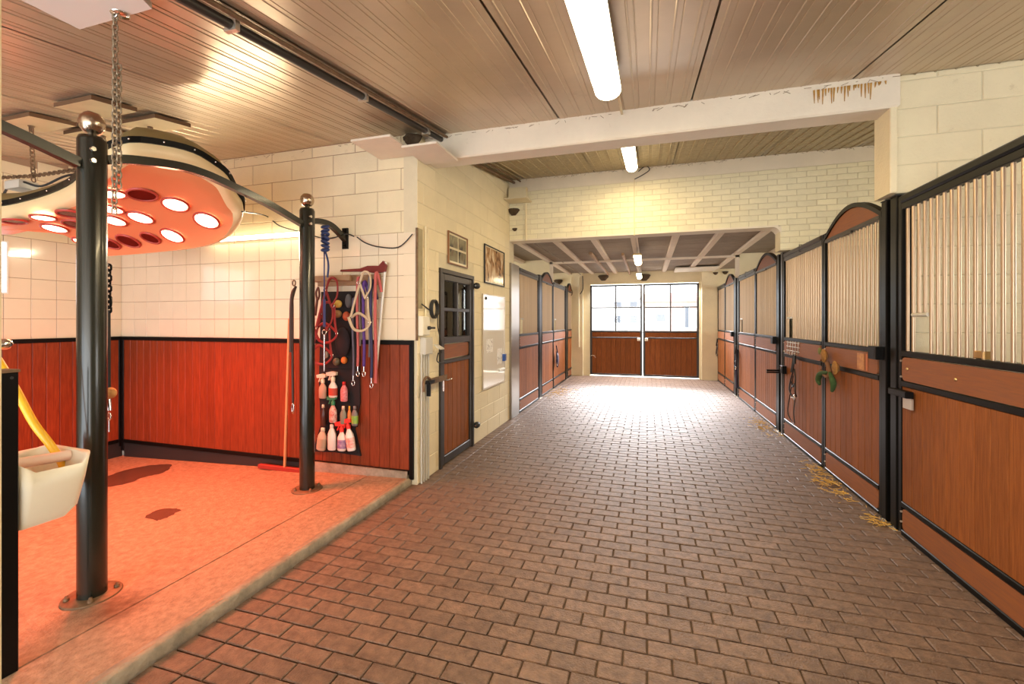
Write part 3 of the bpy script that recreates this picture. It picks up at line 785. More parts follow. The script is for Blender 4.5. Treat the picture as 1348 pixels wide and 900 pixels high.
# ================================================================== SOLARIUM
YC = 2.2
def tilt(x, y): return 2.40+.12*(x+4.15)+.22*max(0, x+3.8)**2-.5*(y-YC)**2
def onTilt(u, v, off=0.0):
    d = ray(u, v); t = 2.0
    while t < 7 and 1.5+d[2]*t < tilt(d[0]*t, d[1]*t)+off: t += .002
    return Vector((d[0]*t, d[1]*t, 1.5+d[2]*t))
OP = [(312,268),(300,246),(282,232),(255,217),(215,208),(170,205),(135,217),(112,237),(95,256),(65,270),(30,280),(5,285),(-25,287),(-60,290),(-60,302),(-35,306),(5,300),(55,303),(80,306),(100,318),(112,328),(130,334),(160,334),(220,329),(280,321),(306,309),(319,293),(320,280)]
rim = [Vector(p) for p in spline([onTilt(u, v) for u, v in OP], 3, True)]
n = len(rim)
def inset(d, dz):
    out = []
    for i in range(n):
        tg = (rim[(i+1)%n]-rim[i-1]); nn_ = Vector((tg.y, -tg.x, 0)).normalized()
        out.append(rim[i]+nn_*d+Vector((0,0,dz)))   # +nn_ direction tested below
    return out
ar = sum(rim[i].x*rim[(i+1)%n].y-rim[(i+1)%n].x*rim[i].y for i in range(n))
sgn = -1 if ar > 0 else 1
cx0, cy0 = -4.15, 2.4
sol = thing('horse_solarium', 'bean-shaped infrared solarium with glowing red lamps hung over the wash bay', 'heat lamp', (cx0, cy0, 2.4))
und = inset(sgn*.075, -.028)
hwf = [inset(sgn*.10*0+sgn*.015, -.022), rim, inset(0, .045), inset(sgn*.004, .085)]
put('shell', MB().ring([und, inset(sgn*.045, -.024), inset(sgn*.012, -.004), inset(0, .05), inset(sgn*.006, .10)], False), M['sol_shell'], sol)
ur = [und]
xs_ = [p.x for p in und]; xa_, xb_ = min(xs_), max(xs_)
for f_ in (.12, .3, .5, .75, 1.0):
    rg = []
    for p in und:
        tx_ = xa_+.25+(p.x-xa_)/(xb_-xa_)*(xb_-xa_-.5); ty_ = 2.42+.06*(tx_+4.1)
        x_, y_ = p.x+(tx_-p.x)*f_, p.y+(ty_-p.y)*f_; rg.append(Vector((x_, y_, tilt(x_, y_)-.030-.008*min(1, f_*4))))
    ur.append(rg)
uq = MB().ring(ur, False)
put('underside', uq, M['sol_under_glow'], sol)
put('edge_trim', MB().ring([inset(-sgn*.010, .085), inset(-sgn*.012, .125), inset(sgn*.01, .132), inset(sgn*.01, .085)], False, True, False), M['steel'], sol)
tq = MB(); r1 = inset(sgn*.008, .12); r2 = inset(sgn*.05, .185); r3 = inset(sgn*.13, .225)
tq.ring([r1, r2, r3], False); tq.add(r3, [tuple(range(n-1,-1,-1)) if sgn < 0 else tuple(range(n))])
put('top_cover', tq, M['sol_top'], sol)
for i in range(0, n, 3):
    p = inset(-sgn*.014, .105)[i]; put('rivet', MB().ball(p, .007, 6, 4), M['chrome'], sol)
LP = [((231,269),1,1),((272,290),1,1.05),((227,310),1,1),((185,286),1,1),((187,256),0,1.05),((150,290),1,.95),((146,275),1,.9),((146,255),1,1),((169,317),0,1),((198,313),0,.8),
      ((144,320),0,.9),((72,300),1,.95),((57,286),1,.85),((92,281),0,.9),((99,295),0,.9),((19,291),0,.8),((106,317),1,.6)]
LR = (1.0, 0.10, 0.02)
for k, ((lu, lv), on, rk) in enumerate(LP):
    c = onTilt(lu, lv, -.044); r_ = .078*rk
    nrmv = Vector((.12+.44*max(0, c.x+3.8), -1.0*(c.y-YC), -1)).normalized(); tx = Vector((1, 0, nrmv.x)).normalized(); ty = nrmv.cross(tx)
    def cir(r, d): return [c+nrmv*d+tx*r*math.cos(2*PI*j/20)+ty*r*math.sin(2*PI*j/20) for j in range(20)]
    lp = put('heat_lamp', MB().ring([cir(r_+.016, -.002), cir(r_+.014, .010), cir(r_+.002, .012), cir(r_, .002)], False), M['lamp_ring'], sol)
    g = MB().ring([cir(r_-.001, .004), cir(r_*.7, .008 if on else -.01), cir(.004, .010 if on else -.02)], True)
    put('lamp_glass', g, M['lamp_on'] if on else M['lamp_off'], lp)
    if on:
        d = bpy.data.lights.new('lamp_glow', 'SPOT'); d.energy = 82; d.color = LR; d.spot_size = R(125); d.spot_blend = 0.8; d.shadow_soft_size = .06
        o = bpy.data.objects.new('lamp_glow', d); C.objects.link(o); o.location = c+nrmv*.03
        o.rotation_euler = (Vector((0, 0.02, -1))).to_track_quat('-Z', 'Y').to_euler()

# ------------------------------------------------------------------ chains
def chain(q, pts, lw=.024, ll=.038, wr=.0038, seg=10):
    P = [Vector(p) for p in pts]
    # walk along the path with links pitched ll*0.72
    L_ = [0]
    for i in range(1, len(P)): L_.append(L_[-1]+(P[i]-P[i-1]).length)
    tot = L_[-1]; step = ll*.74; k = 0; s_ = 0
    while s_ < tot:
        i = max(j for j in range(len(P)-1) if L_[j] <= s_+1e-9)
        f = (s_-L_[i])/max(1e-6, (L_[i+1]-L_[i])); p = P[i].lerp(P[i+1], min(1, f)); tg = (P[i+1]-P[i]).normalized()
        u = tg.orthogonal().normalized(); v = tg.cross(u)
        a = (PI/2)*(k % 2)+.35; sd = u*math.cos(a)+v*math.sin(a)
        ring = []
        hl = ll/2-lw/2
        for j in range(seg):
            th = 2*PI*j/seg; cx, cy = math.cos(th), math.sin(th)
            ring.append(p+sd*(lw/2*cy)+tg*(lw/2*cx+(hl if cx >= 0 else -hl)))
        q.tube(ring, wr, 5, closed=True)
        s_ += step; k += 1
    return q
# ceiling boards carrying the solarium
CB = [((-4.33, 2.13), 'plywood ceiling board farthest left, holding a solarium chain'),
      ((-3.62, 2.09), 'plywood ceiling board above the foreground post, nearer of the right pair'),
      ((-3.64, 2.49), 'plywood ceiling board right of the foreground post, further back'),
      ((-4.28, 2.49), 'plywood ceiling board half hidden behind the ball finial')]
M['ply'] = mat('stained_plywood', (0.62, 0.48, 0.28), 0.75, noise=.15, nscale=4, dirt=((0.20, 0.12, 0.05), 16.0, 0.66, 0.7))
M['plyedge'] = mat('dark_plywood_edge', (.14, .07, .03), .8)
for (x, y), lb in CB:
    def cz(yy): return ceilz(yy)-.012
    xa, xb, ya, yb = x-.185, x+.185, y-.135, y+.135
    q = MB().add([(xa,ya,cz(ya)-.03),(xb,ya,cz(ya)-.03),(xb,yb,cz(yb)-.03),(xa,yb,cz(yb)-.03),(xa,ya,cz(ya)),(xb,ya,cz(ya)),(xb,yb,cz(yb)),(xa,yb,cz(yb))],
                 [(0,3,2,1),(4,5,6,7),(0,1,5,4),(1,2,6,5),(2,3,7,6),(3,0,4,7)])
    q.mi = [0, 1, 1, 1, 1, 1]
    tag(put('ceiling_board', q, [M['ply'], M['plyedge']]), lb, 'board', 'boards screwed to the wash bay ceiling')
CH = [((-4.40, 2.13), (-4.62, 2.25), 'short rusty chain under the farthest left ceiling board'),
      ((-3.70, 2.10), (-3.86, 2.18), 'short chain slanting down behind the ball finial'),
      ((-3.70, 2.49), (-3.66, 2.52), 'short chain right of the foreground post, going down to the solarium'),
      ((-4.25, 2.50), (-4.30, 2.55), 'short chain behind the post holding the back of the solarium')]
for (xa, ya), (xb, yb), lb in CH:
    ztp = ceilz(ya)-.045; zb = tilt(xb, yb)+.25
    t = thing('chain', lb, 'chain', (xa, ya, ztp), 0, 'solarium hanging chains')
    put('links', chain(MB(), [(xa, ya, ztp-.02), (xb, yb, zb)], .030, .045, .0045), M['rust'], t)
    put('hook', MB().tube([(xa, ya, ztp), (xa, ya, ztp-.03)], .006, 6).lathe((xa, ya, ztp-.004), [(0, 0), (.02, 0), (.02, .004), (0, .004)], 10), M['rust'], t)
t = thing('chain', 'chain running level from the left edge above the solarium', 'chain', (-4.9, 2.2, 2.6))
put('links', chain(MB(), [(-5.2, 2.25, 2.68), (-4.6, 2.25, 2.645), (-3.95, 2.2, 2.62)], .030, .045, .0045), M['rust'], t)
q = MB().tube(spline([(-5.1, 2.3, 2.56), (-4.9, 2.25, 2.62), (-4.75, 2.25, 2.61), (-4.62, 2.3, 2.58), (-4.4, 2.35, 2.66), (-4.1, 2.4, 2.66)], 6), .009, 6)
tag(put('power_cable', q, M['blackrubber']), 'black cable arching over the top of the solarium', 'cable')
q = MB().cbox(-4.92, -4.74, 2.22, 2.34, 2.56, 2.63, .01, 2, 1)
tag(put('junction_box', q, M['greyplastic']), 'grey box lying on top of the solarium at the left edge', 'box')
# white ceiling plate with the long foreground chain
def cz2(yy): return ceilz(yy)-.012
xa, xb, ya, yb = -3.15, -2.11, 1.17, 1.44
q = MB().add([(xa,ya,cz2(ya)-.022),(xb,ya,cz2(ya)-.022),(xb,yb,cz2(yb)-.022),(xa,yb,cz2(yb)-.022),(xa,ya,cz2(ya)),(xb,ya,cz2(ya)),(xb,yb,cz2(yb)),(xa,yb,cz2(yb))],
             [(0,3,2,1),(4,5,6,7),(0,1,5,4),(1,2,6,5),(2,3,7,6),(3,0,4,7)])
# (rotated plate: the photo shows its pointed near corner)
q = MB(); P4 = [onZ(20, -6, 2.82), onZ(105, 39, 2.85), onZ(200, 12, 2.85), onZ(150, -40, 2.82)]
P4 = [(p[0], p[1]) for p in P4]
q.add([(x, y, ceilz(y)-.040) for x, y in P4]+[(x, y, ceilz(y)-.012) for x, y in P4], [(0,1,2,3), (7,6,5,4), (0,4,5,1), (1,5,6,2), (2,6,7,3), (3,7,4,0)])
tag(put('ceiling_plate', q, M['white']), 'white square plate on the ceiling at the top left, a chain hanging from it', 'board')
cxp, cyp = -2.235, 1.36
t = thing('chain', 'long chain hanging in front of the solarium from the white ceiling plate', 'chain', (cxp, cyp, 2.0))
zt_ = ceilz(cyp)-.05
put('links', chain(chain(MB(), [(cxp, cyp, zt_), (cxp-.006, cyp, 1.97)], .020, .032, .0034), [(cxp+.006, cyp+.01, 2.62), (cxp+.003, cyp+.012, 2.08)], .020, .032, .0034), F('weathered_chain', (.30, .235, .16), .45, metal=.7), t)
put('eye_bolt', MB().tube([(cxp+.02*math.cos(a_*.6), cyp, zt_+.02+.02*math.sin(a_*.6)) for a_ in range(11)], .005, 6).lathe((cxp+.03, cyp, ceilz(cyp)-.046), [(0, 0), (.035, 0), (.035, .005), (0, .005)], 12), M['chrome'], t)

# ================================================================== LAMPS
def batten(name, label, x, y0, y1, wd, drop, group, power, col=WARM, slope=True, zc=None, cap=False):
    f = (lambda y: ceilz(y)) if slope else (lambda y: zc)
    t = thing(name, label, 'lamp', (x, (y0+y1)/2, f((y0+y1)/2)), 0, group)
    hs = MB(); df = MB()
    secs = [(-.5, 0), (-.5, -.028), (.5, -.028), (.5, 0)]
    hs.ring([[(x+sx*wd, y, f(y)-drop+.03+sz) for sx, sz in secs] for y in (y0, y1)], True, False, False)
    n_ = 10; R_ = []
    for (y, k) in ((y0, .72), (y0+.02, .94), (y0+.05, 1), (y1-.05, 1), (y1-.02, .94), (y1, .72)):
        R_.append([(x+.5*wd*k*math.cos(PI*j/n_), y, f(y)-drop+.002-.055*k*math.sin(PI*j/n_)) for j in range(n_+1)])
    df.ring(R_, True)
    put('housing', hs, M['yellowcap'] if cap else M['greyplastic'], t)
    put('diffuser', df, M['tube'], t)
    for y in (y0+.2, y1-.2):
        put('bracket', MB().box(x-.01, x+.01, y-.01, y+.01, f(y)-drop+.02, f(y)-.0), M['galv'], t)
    m_ = (y0+y1)/2
    if power: area(name+'_light', (x, m_, f(m_)-drop-.07), (math.atan(.15)*1 if slope else 0, 0, 0), wd, y1-y0, power, col)
    return t
batten('fluorescent_lamp', 'big glowing lamp at the top centre of the picture, nearest of all', -.25, 1.55, 3.08, .17, .10, 'ceiling lamps down the passage', 58)
batten('fluorescent_lamp', 'glowing lamp beyond the cream cross beam, under the mossy ceiling', -.19, 4.75, 6.0, .14, .09, 'ceiling lamps down the passage', 30)
batten('fluorescent_lamp', 'small glowing lamp hung on a pipe under the concrete ribs', -.165, 7.95, 9.05, .13, .20, 'ceiling lamps down the passage', 20, slope=False, zc=CL+.0, cap=True)
batten('fluorescent_lamp', 'tiny farthest glowing lamp close to the double doors', -.19, 11.0, 12.0, .12, .20, 'ceiling lamps down the passage', 8, slope=False, zc=CL+.0)
# long wall tube in the wash bay
t = thing('wall_lamp', 'long glowing tube on the wash bay back wall behind the solarium', 'lamp', (-3.9, 3.6, 2.33))
put('housing', MB().cbox(-4.50, -3.20, YB-.04, YB-.002, 2.345, 2.385, .004, 1, -1), M['white'], t)
put('diffuser', MB().cyl((-4.49, YB-.055, 2.365), (-3.21, YB-.055, 2.365), .022, 12), M['tube'], t)
area('wall_lamp_light', (-3.85, YB-.10, 2.36), (R(75), 0, 0), 1.25, .05, 26, (1.0, .84, .58)).rotation_euler = (R(-70), 0, 0)
# conduits and cables
def pipe(label, pts, r, m, cat='pipe', name='conduit', n_=8, group=None, smooth=False):
    P = spline(pts, 6) if smooth else pts
    return tag(put(name, MB().tube(P, r, n_), m), label, cat, group)
pipe('thin cream conduit on the ceiling behind the big near lamp', [(-.20, 3.05, ceilz(3.05)-.035), (-.20, YBm-.02, ceilz(YBm)-.035)], .010, M['paint'])
pipe('thin vertical cable pipe down the brick wall in the middle', [(-.175, YM-.02, 3.50), (-.175, YM-.02, ZL-.03)], .008, M['paint'])
pipe('grey pipe running under the concrete ribs to the small lamp', [(-.17, YM+.25, CL-.05), (-.17, 8.0, CL-.05), (-.17, 8.05, CL-.13)], .010, M['galv'])
pipe('curly dark cable end at the brick wall under the second lamp', [(-.12, YM-.03, 3.60), (-.02, YM-.05, 3.66), (.03, YM-.06, 3.60), (-.06, YM-.05, 3.54), (-.17, YM-.02, 3.50)], .007, M['blackrubber'], 'cable', 'cable', 6, smooth=True)
pipe('cream pipe down the brick wall near its left end', [(-1.75, YM-.02, 3.28), (-1.75, YM-.02, ZL-.02)], .016, M['paint'])
pipe('thin dark cable crossing the ribbed ceiling to the left corner', [(-1.79, 6.95, CL-.045), (-1.76, 9.0, CL-.048), (-1.75, 12.36, CL-.05)], .009, M['rust'], 'cable', 'cable', 6)
pipe('dark pipe with clips along the ceiling above the wash bay', [(-1.85, -1.0, ceilz(-1.0)-.045), (-1.85, 3.80, ceilz(3.80)-.045)], .024, M['greysteel'])
pipe('second thin ceiling pipe beside the dark clipped one', [(-1.79, -1.0, ceilz(-1.0)-.03), (-1.79, 3.80, ceilz(3.80)-.03)], .012, M['rust'])
for k, yy in enumerate((.6, 1.6, 2.6, 3.5)):
    put('clip', MB().box(-1.885, -1.815, yy-.012, yy+.012, ceilz(yy)-.075, ceilz(yy)-.01), M['galv'], bpy.data.objects['conduit.005'] if 'conduit.005' in bpy.data.objects else None)
pipe('pipe under the mossy ceiling along the top of the left wall', [(-1.93, 4.05, ceilz(4.05)-.05), (-1.93, 6.45, ceilz(6.45)-.05)], .018, M['rust'])
pipe('thin second pipe under the mossy ceiling beside the left wall', [(-1.83, 4.05, ceilz(4.05)-.04), (-1.83, 6.45, ceilz(6.45)-.04)], .010, M['rust'])
pipe('black cable sagging along the tiles to the wall corner', [onY(470, 312, YB-.03), onY(482, 320, YB-.03), onY(500, 325, YB-.03), onY(525, 325, YB-.03), onY(543, 308, YB-.03)], .006, M['blackrubber'], 'cable', 'cable', 6, smooth=True)
pipe('thin black cable from solarium tip to the rail bracket', [(-2.93, 2.62, 2.33), onY(350, 284, YB-.05), onY(368, 297, YB-.05), onY(395, 305, YB-.05), onY(430, 314, YB-.05), onY(455, 308, YB-.05), onY(466, 311, YB-.04)], .006, M['blackrubber'], 'cable', 'cable', 6, smooth=True)
# vertical conduits and boxes on the left wall corner
for k, yy in enumerate((3.775, 3.815)):
    pipe(('left one of two cream pipes rising up the left wall above the socket box', 'right one of two cream pipes rising up the left wall above the socket box')[k], [(XL+.02, yy, 1.40), (XL+.02, yy, 2.40)], .010, M['paint'])
for k, yy in enumerate((3.695, 3.74, 3.785, 3.83)):
    pipe(('first', 'second', 'third', 'fourth')[k]+' from the corner of four grey pipes running from switch box to floor', [(XL+.02, yy, .0), (XL+.02, yy, 1.2)], .010, M['greyplastic'], group='grey pipes below the switch box')
t = thing('socket_box', 'beige socket box at the wall corner with a black plug', 'socket', (XL, 3.73, 1.42))
put('body', MB().cbox(XL+.002, XL+.055, 3.655, 3.80, 1.37, 1.55, .008, 0, 1), M['cream'], t)
put('plug', MB().lathe((XL+.055, 3.76, 1.44), [(0, 0), (.018, 0), (.018, .02), (.010, .03), (.010, .07), (0, .072)], 10, axis=0), M['blackrubber'], t)
t = thing('switch_box', 'grey switch box below the socket, above four pipes', 'switch', (XL, 3.80, 1.2))
put('body', MB().cbox(XL+.002, XL+.06, 3.70, 3.85, 1.19, 1.35, .008, 0, 1), M['greyplastic'], t)
put('flap', MB().add([(XL+.06, 3.86, 1.28), (XL+.06, 3.95, 1.28), (XL+.13, 3.95, 1.24), (XL+.13, 3.86, 1.24), (XL+.06, 3.86, 1.27), (XL+.06, 3.95, 1.27), (XL+.13, 3.95, 1.23), (XL+.13, 3.86, 1.23)],
    [(0,1,2,3),(7,6,5,4),(0,4,5,1),(1,5,6,2),(2,6,7,3),(3,7,4,0)]), M['greyplastic'], t)
q = MB()
for k in range(3): q.tube([(XL+.035+.012*k, 3.90+.065*math.cos(a_*2*PI/20), 1.80-.18+.085*math.sin(a_*2*PI/20)) for a_ in range(20)], .009, 6, closed=True)
q.tube(spline([(XL+.03, 3.68, 1.66), (XL+.04, 3.78, 1.62), (XL+.05, 3.84, 1.60)], 4), .007, 6)
q.tube(spline([(XL+.05, 3.97, 1.58), (XL+.04, 3.99, 1.44), (XL+.04, 4.06, 1.30), (XL+.03, 4.09, 1.18)], 5), .006, 6)
q.tube(spline([(XL+.1, 3.88, 1.20), (XL+.06, 3.93, 1.12), (XL+.05, 4.02, 1.09), (XL+.04, 4.16, 1.09)], 5), .006, 6)
tag(put('coiled_cable', q, M['blackrubber']), 'coiled black cable hung above the socket box by the door', 'cable')
t = thing('door_stay', 'rusty iron bar and hook clamped on the pipes beside the door', 'hook', (XL, 3.8, .93))
put('bar', MB().cbox(XL+.055, XL+.068, 3.78, 4.15, .905, .96, .003, 0, 1), M['rust'], t)
put('hook', MB().tube(spline([(XL+.06, 3.80, .95), (XL+.07, 3.70, .985), (XL+.075, 3.64, .95), (XL+.075, 3.63, .86)], 6), .013, 8, flat_=None), M['rust'], t)
put('clamp', MB().box(XL+.03, XL+.075, 3.73, 3.86, .915, .945).box(XL+.045, XL+.08, 3.745, 3.765, .80, .93), M['steel'], t)
# framed pictures, whiteboard
def photo_mat(name, cols, seed):
    m = bpy.data.materials.new(name); m.use_nodes = True; N = m.node_tree.nodes; L = m.node_tree.links; b = N['Principled BSDF']
    tc = N.new('ShaderNodeTexCoord'); mp = N.new('ShaderNodeMapping'); mp.inputs['Location'].default_value = (seed, seed*2, 0); mp.inputs['Scale'].default_value = (1, 1, .5)
    v = N.new('ShaderNodeTexNoise'); v.inputs['Scale'].default_value = 9; v.inputs['Detail'].default_value = 3; v.inputs['Distortion'].default_value = 1.2
    r_ = N.new('ShaderNodeValToRGB'); e = r_.color_ramp.elements; e[0].position = .36; e[1].position = .66
    e[0].color = (*cols[0], 1); e[1].color = (*cols[-1], 1)
    for k, c in enumerate(cols[1:-1]): x = e.new(.36+.3*(k+1)/(len(cols)-1)); x.color = (*c, 1)
    L.new(tc.outputs['Object'], mp.inputs[0]); L.new(mp.outputs[0], v.inputs['Vector']); L.new(v.outputs['Fac'], r_.inputs[0]); L.new(r_.outputs[0], b.inputs['Base Color'])
    b.inputs['Roughness'].default_value = .12; return m
def frame(label, y0, y1, z0, z1, mf, quads):
    t = thing('framed_picture', label, 'picture', (XL, (y0+y1)/2, z0)); x = XL+.008; wd = .014
    f = MB().cbox(x, x+.018, y0, y0+wd, z0, z1, .003, 0, 1).cbox(x, x+.018, y1-wd, y1, z0, z1, .003, 0, 1).cbox(x, x+.018, y0+wd, y1-wd, z0, z0+wd, .003, 0, 1).cbox(x, x+.018, y0+wd, y1-wd, z1-wd, z1, .003, 0, 1)
    put('frame', f, mf, t)
    put('mount', MB().box(x, x+.006, y0+wd, y1-wd, z0+wd, z1-wd), flat('mount_card', (.66, .58, .38), .25), t)
    for (a, b_, c_, d_, m_) in quads: put('photograph', MB().box(x+.006, x+.008, a, b_, c_, d_), m_, t)
pm1 = photo_mat('horse_photo_print', [(.05,.05,.05), (.22,.20,.12), (.16,.12,.08)], 3.0)
pm2 = photo_mat('riders_photo_print', [(.10,.05,.03), (.45,.26,.12), (.75,.62,.42)], 8.0)
y0, y1, z0, z1 = 4.28, 4.80, 2.115, 2.46
mmy = (y0+y1)/2; mz = (z0+z1)/2
frame('wooden-framed picture of four small photographs above the tack room door', y0, y1, z0, z1, flat('brown_frame', (.25, .11, .04), .4),
      [(y0+.04, mmy-.012, mz+.012, z1-.035, pm1), (mmy+.012, y1-.04, mz+.012, z1-.035, pm1), (y0+.04, mmy-.012, z0+.035, mz-.012, pm1), (mmy+.012, y1-.04, z0+.035, mz-.012, pm1)])
y0, y1, z0, z1 = 5.37, 6.19, 2.0, 2.505
frame('black-framed brown photograph of horses above the whiteboard', y0, y1, z0, z1, M['blackrubber'], [(y0+.03, y1-.03, z0+.03, z1-.03, pm2)])
t = thing('whiteboard', 'tall glossy whiteboard with two small notes on the left wall', 'whiteboard', (XL, 5.75, .63))
put('board', MB().cbox(XL+.008, XL+.022, 5.31, 6.19, .64, 1.845, .004, 0, 1), flat('gloss_white_board', (.84, .82, .74), .06, coat=.5), t)
for ya, yb, za, zb in ((5.30, 6.20, .63, .642), (5.30, 6.20, 1.843, 1.855), (5.30, 5.312, .642, 1.843), (6.188, 6.20, .642, 1.843)):
    put('edge', MB().box(XL+.008, XL+.027, ya, yb, za, zb), M['galv'], t)
def note_mat():
    m = bpy.data.materials.new('scribbled_note'); m.use_nodes = True; N = m.node_tree.nodes; L = m.node_tree.links; b = N['Principled BSDF']
    tc = N.new('ShaderNodeTexCoord'); v = N.new('ShaderNodeTexNoise'); v.inputs['Scale'].default_value = 30; v.inputs['Distortion'].default_value = 2
    r_ = N.new('ShaderNodeValToRGB'); e = r_.color_ramp.elements; e[0].position = .40; e[1].position = .44; e[0].color = (.35,.30,.28,1); e[1].color = (.86,.84,.78,1)
    L.new(tc.outputs['Object'], v.inputs['Vector']); L.new(v.outputs['Fac'], r_.inputs[0]); L.new(r_.outputs[0], b.inputs['Base Color']); return m
nm = note_mat()
tag(put('paper_note', MB().box(XL+.022, XL+.0235, 5.42, 5.68, 1.09, 1.27), nm), 'left paper note with a scribbled drawing on the whiteboard', 'paper')
tag(put('paper_note', MB().box(XL+.022, XL+.0235, 5.86, 6.06, .90, 1.12), nm), 'right paper note beside the blue holder on the whiteboard', 'paper')
tag(put('pen_holder', MB().cbox(XL+.022, XL+.06, 6.09, 6.17, .93, 1.03, .005, 0, 1), flat('blue_plastic', (.03, .09, .35), .35)), 'small blue holder at the right edge of the whiteboard', 'holder')
tag(put('pen_tray', MB().cbox(XL+.022, XL+.05, 5.9, 6.15, .80, .83, .005, 0, 1), M['white']), 'small white tray low on the whiteboard', 'tray')
tag(put('door_stop', MB().lathe((XL+.022, 5.40, 1.80), [(0, 0), (.022, 0), (.018, .015), (0, .018)], 12, axis=0), M['blackrubber']), 'black round magnet on the top left corner of the whiteboard', 'magnet')

# ================================================================== NEST BOARDS AND NESTS
def slab4(z, pts, th=.018):
    n_ = len(pts)
    return MB().prism(pts, 2, z, z+th)
tag(put('nest_board', slab4(3.02, [(-2.40, 3.20), (-2.02, 3.20), (-2.02, 3.64), (-2.40, 3.64)][:]), M['beam']), 'pale board sticking out of the wash bay wall under the ceiling', 'board')
tag(put('nest_board', slab4(2.985, [(-2.01, 3.36), (-1.68, 3.36), (-1.68, 3.79), (-2.01, 3.79)]), M['beam']), 'pale board tucked under the left end of the cross beam', 'board')
tag(put('nest_board', MB().box(-2.01, -1.66, 6.2, 6.48, 3.29, 3.31).box(-1.99, -1.72, 6.36, 6.48, 3.31, 3.50), M['paint']), 'cream shelf box in the upper left corner of the brick wall', 'shelf')
def nest(c, r, label, back='y', seed=1):
    q = MB(); rn = random.Random(seed); rings = []
    for j in range(7):
        a = j/6; rr_ = r*(.35+.75*math.sin(PI*.5*a))*(1 if j < 6 else .8)
        rings.append([(c[0]+rr_*math.cos(PI*k/11)*rn.uniform(.92, 1.06)*1.0, c[1]-rr_*math.sin(PI*k/11)*rn.uniform(.9, 1.08)*.8+.0, c[2]-r*.6+r*1.1*a) if back == 'y' else
                      (c[0]+rr_*math.sin(PI*k/11)*rn.uniform(.9, 1.08)*.8, c[1]+rr_*math.cos(PI*k/11)*rn.uniform(.92, 1.06), c[2]-r*.6+r*1.1*a) for k in range(12)])
    q.ring(rings, True)
    return tag(put('bird_nest', q, M['nest']), label, 'nest')
nest((-2.06, YB-.005, 3.16), .09, 'dark swallow nest at the top of the wash bay wall corner', seed=2)
nest((-1.95, YM-.005, 3.17), .09, 'dark nest under the cream shelf box in the brick corner', seed=3)
nest((-1.93, YM-.005, 2.90), .04, 'small mud nest low in the left brick corner', seed=4)
nest((-1.15, YF-.005, 2.70), .14, 'nest on the far wall above the left door window', seed=5)
nest((-.08, YF-.005, 2.68), .16, 'nest on the far wall above the middle of the double doors', seed=6)
nest((-2.4, YF-.005, 2.62), .12, 'nest on the far wall left of the doors', seed=7)
nest((1.66, YF-.105, 2.72), .06, 'small nest at the right end of the far wall, left one of two', seed=8)
nest((1.9, YF-.005, 2.74), .07, 'small nest at the right end of the far wall, right one of two', seed=9)
# rust runs under the ceiling at the beam's right end
q = MB(); rn = random.Random(5)
for k in range(24):
    x = 1.18+k*.019+rn.uniform(-.006, .006); L_ = (rn.uniform(.03, .12) if (k < 12 or 15 < k < 20) else rn.uniform(.02, .04))
    q.tube([(x, YBm-.002, 3.21), (x+rn.uniform(-.004,.004), YBm-.003, 3.21-L_)], [.007, .002], 5)
tag(put('rust_drips', q, M['rusty_stain']), 'orange rust drips on the cream beam at its right end', 'rust', kind='stuff')
# cobweb strands along seams
q = MB(); rn = random.Random(9)
for k in range(90):
    x = rn.uniform(-5.6, 1.7); y = (YB if x < -2.02 else YBm)-.006
    q.tube([(x, y, ceilz(y)-.02), (x+rn.uniform(-.05,.05), y-.004, ceilz(y)-.02-rn.uniform(.0,.03))], .0018, 4)
for k in range(60):
    x = rn.uniform(-1.9, 2.6); q.tube([(x, YM-.014, 3.645), (x+rn.uniform(-.06,.06), YM-.016, 3.645-rn.uniform(0,.03))], .0018, 4)
cw = put('cobwebs', q, M['web'], c1); cw['kind'] = 'stuff'

# ================================================================== FOREGROUND LEFT: post, trough, hose, tap
t = thing('short_post', 'short square black steel post at the bottom left edge', 'post', (-2.52, 1.13, bayz(-2.52)))
put('tube', MB().cbox(-2.585, -2.50, 1.115, 1.172, bayz(-2.5)-.01, 1.290, .004, 0, 1), M['steel'], t)
put('cap', MB().box(-2.588, -2.497, 1.112, 1.175, 1.290, 1.302), M['rust'], t)
put('bolt_hole', MB().cyl((-2.501, 1.15, 1.268), (-2.499, 1.15, 1.268), .006, 8), M['blackrubber'], t)
# feed trough: open plastic box, rounded front, tapering down
t = thing('feed_trough', 'cream plastic feed trough fixed behind the short black post', 'trough', (-2.68, 1.3, .62))
def sect(z, x0, x1, y0, y1, r, n_=5):
    return [(p[0], p[1], z) for p in rounded(x0, x1, y0, y1, r, n_)]
def rimz(p): return .900-.085*max(0, math.sin(PI*(min(max(p[1], 1.175), 1.44)-1.175)/.265))*(1 if p[0] > -2.6 else .2)-.10*(p[1]-1.18)/.26*0
outer = [sect(.62, -2.80, -2.52, 1.178, 1.345, .02), sect(.66, -2.81, -2.505, 1.176, 1.385, .03), sect(.78, -2.82, -2.497, 1.176, 1.415, .04)]
top = [(x, y, rimz((x, y))) for x, y, z in sect(0, -2.83, -2.49, 1.176, 1.432, .045)]
topi = [(x, y, rimz((x, y))+.002) for x, y, z in sect(0, -2.815, -2.505, 1.19, 1.415, .04)]
inn = [sect(.70, -2.79, -2.53, 1.20, 1.37, .03)]
put('body', MB().ring(outer+[top, topi]+inn, True), M['cream'], t)
put('liner_roll', MB().cyl((-2.66, 1.20, .875), (-2.63, 1.41, .865), .024, 12), flat('pink_cream_plastic', (.72, .55, .46), .45), t)
P = [(-2.62, 1.30, .80), (-2.66, 1.26, .93), (-2.74, 1.19, 1.08), (-2.83, 1.09, 1.22), (-2.93, .98, 1.37), (-3.02, .86, 1.46)]
